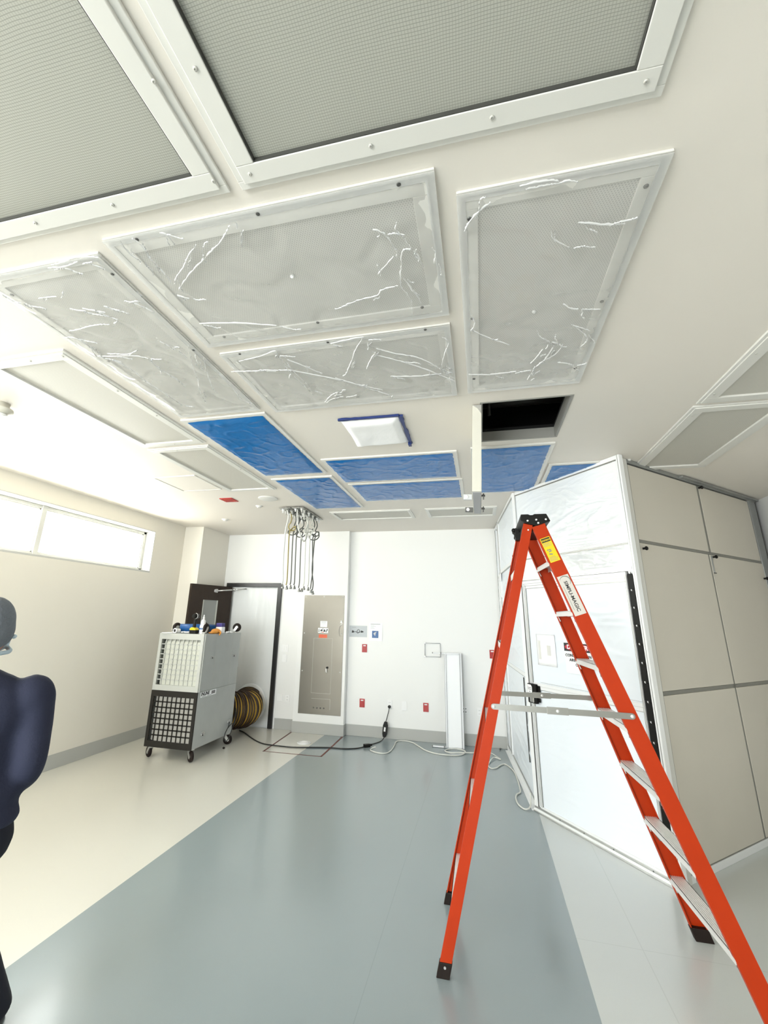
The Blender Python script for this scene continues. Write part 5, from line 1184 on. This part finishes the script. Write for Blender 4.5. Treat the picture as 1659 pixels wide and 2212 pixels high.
for s in (-1, 1): b.ell((s * .062, -.005, 1.595), (.027, .055, .060))
solid(b, 'hair', 'hair', per, .010, 4)
b = MB(PT); b.ell((0, .090, 1.548), (.062, .056, .046)); b.tube(smooth_path([(.050, .09, 1.56), (.082, .04, 1.572), (.090, .0, 1.568)], 4), .009, 6); b.tube(smooth_path([(.05, .09, 1.53), (.080, .03, 1.515), (.055, -.06, 1.51), (0, -.085, 1.505), (-.055, -.06, 1.51), (-.08, .03, 1.515)], 4), .010, 6)
solid(b, 'face_mask', 'mask', per, .006, 2)
b = MB(PT)
b.ell((0, -.005, 1.30), (.215, .130, .155)); b.ell((0, 0, 1.16), (.190, .130, .20)); b.ell((0, 0, 1.03), (.235, .145, .12)); b.ell((0, 0, .95), (.24, .140, .09)); b.lathe([(.10, 0), (.150, .02), (.150, .12), (.10, .2)], (0, 0, .93), 24)
b.ell((0, -.01, 1.405), (.115, .085, .06))
for s in (-1, 1):
    b.ell((s * .195, 0, 1.345), (.080, .078, .085))
    limb(b, [(s * .205, 0, 1.35), (s * .225, -.005, 1.24), (s * .235, -.01, 1.10), (s * .18, .13, 1.03), (s * .13, .24, 1.05)], [.072, .062, .054, .048, .038])
solid(b, 'jacket', 'navy', per, .012, 6)
b = MB(PT); b.ell((0, 0, .88), (.235, .140, .16))
limb(b, [(.085, 0, .94), (.07, .30, .52), (.20, .43, .10)], [.105, .085, .090]); limb(b, [(-.09, 0, .94), (-.10, -.04, .50), (-.10, -.245, .10)], [.115, .085, .085])
solid(b, 'trousers', 'navyd', per, .012, 6)
for x, y in ((.20, .50), (-.10, -.19)):
    b = MB(PT); b.ell((x, y, .048), (.052, .135, .046)); b.ell((x, y - .07, .07), (.045, .055, .05)); b.box(x - .046, x + .046, y - .11, y + .11, 0.001, .025)
    solid(b, 'shoe', 'rim', per, .008, 3)
# ================================================================== camera
cam_d = bpy.data.cameras.new('camera'); cam = bpy.data.objects.new('camera', cam_d); COL.objects.link(cam); SC.camera = cam
cam_d.sensor_width = 36; cam_d.lens = 964.3666 * 36 / 2212; cam_d.shift_x = 39.9585 / 2212; cam_d.shift_y = -63.8102 / 2212
cam_d.clip_start = .05
r_v = Vector((0.9704747, 0.24023804, 0.02155339)); u_v = Vector((0.04965732, -0.28643959, 0.95681059)); f_v = Vector((-0.23603604, 0.92749019, 0.28991195))
cam.matrix_world = Matrix(((r_v.x, u_v.x, -f_v.x, 0), (r_v.y, u_v.y, -f_v.y, 0), (r_v.z, u_v.z, -f_v.z, 1.675), (0, 0, 0, 1)))

# ================================================================== light: daylight at the left window and the added front one
wd = bpy.data.worlds.new('sky'); SC.world = wd; wd.use_nodes = True; nt = wd.node_tree; nt.nodes.clear()
out = nt.nodes.new('ShaderNodeOutputWorld'); bg = nt.nodes.new('ShaderNodeBackground')
tc = nt.nodes.new('ShaderNodeTexCoord'); sx_ = nt.nodes.new('ShaderNodeSeparateXYZ'); nt.links.new(tc.outputs['Generated'], sx_.inputs[0])
rp = nt.nodes.new('ShaderNodeValToRGB'); mr = N(nt, 'ShaderNodeMapRange'); mr.inputs[1].default_value = -.3; mr.inputs[2].default_value = .3
nt.links.new(sx_.outputs[2], mr.inputs[0]); nt.links.new(mr.outputs[0], rp.inputs[0])
rp.color_ramp.elements[0].color = (1.0, .93, .74, 1); rp.color_ramp.elements[1].color = (.90, .96, 1.0, 1)
nt.links.new(rp.outputs[0], bg.inputs[0]); bg.inputs[1].default_value = WORLD_S
nt.links.new(bg.outputs[0], out.inputs[0])
def area(name, loc, rot, sx, sy, e, col):
    l = bpy.data.lights.new(name, 'AREA'); l.shape = 'RECTANGLE'; l.size = sx; l.size_y = sy; l.energy = e; l.color = col
    o = bpy.data.objects.new(name, l); o.location = loc; o.rotation_euler = rot; COL.objects.link(o); return o
area('daylight_left', (XL - .32, (wy0 + wy1) / 2, (wz0 + wz1) / 2), (0, -PI / 2, 0), wz1 - wz0, wy1 - wy0, E_LEFT, (1.0, .98, .94))
area('ground_bounce_left', (XL - 1.2, (wy0 + wy1) / 2, 1.2), (0, -PI / 2 - .9, 0), 1.6, 6.5, E_BOUNCE, (1.0, .88, .62))
area('daylight_front', ((fx0 + fx1) / 2, YF - .4, (fz0 + fz1) / 2), (PI / 2, 0, 0), fx1 - fx0, fz1 - fz0, E_FRONT, (.98, .985, 1.0))
vs = SC.view_settings; vs.view_transform = 'Standard'; vs.look = 'None'; vs.gamma = 1.0; vs.exposure = EXPO; vs.use_curve_mapping = False
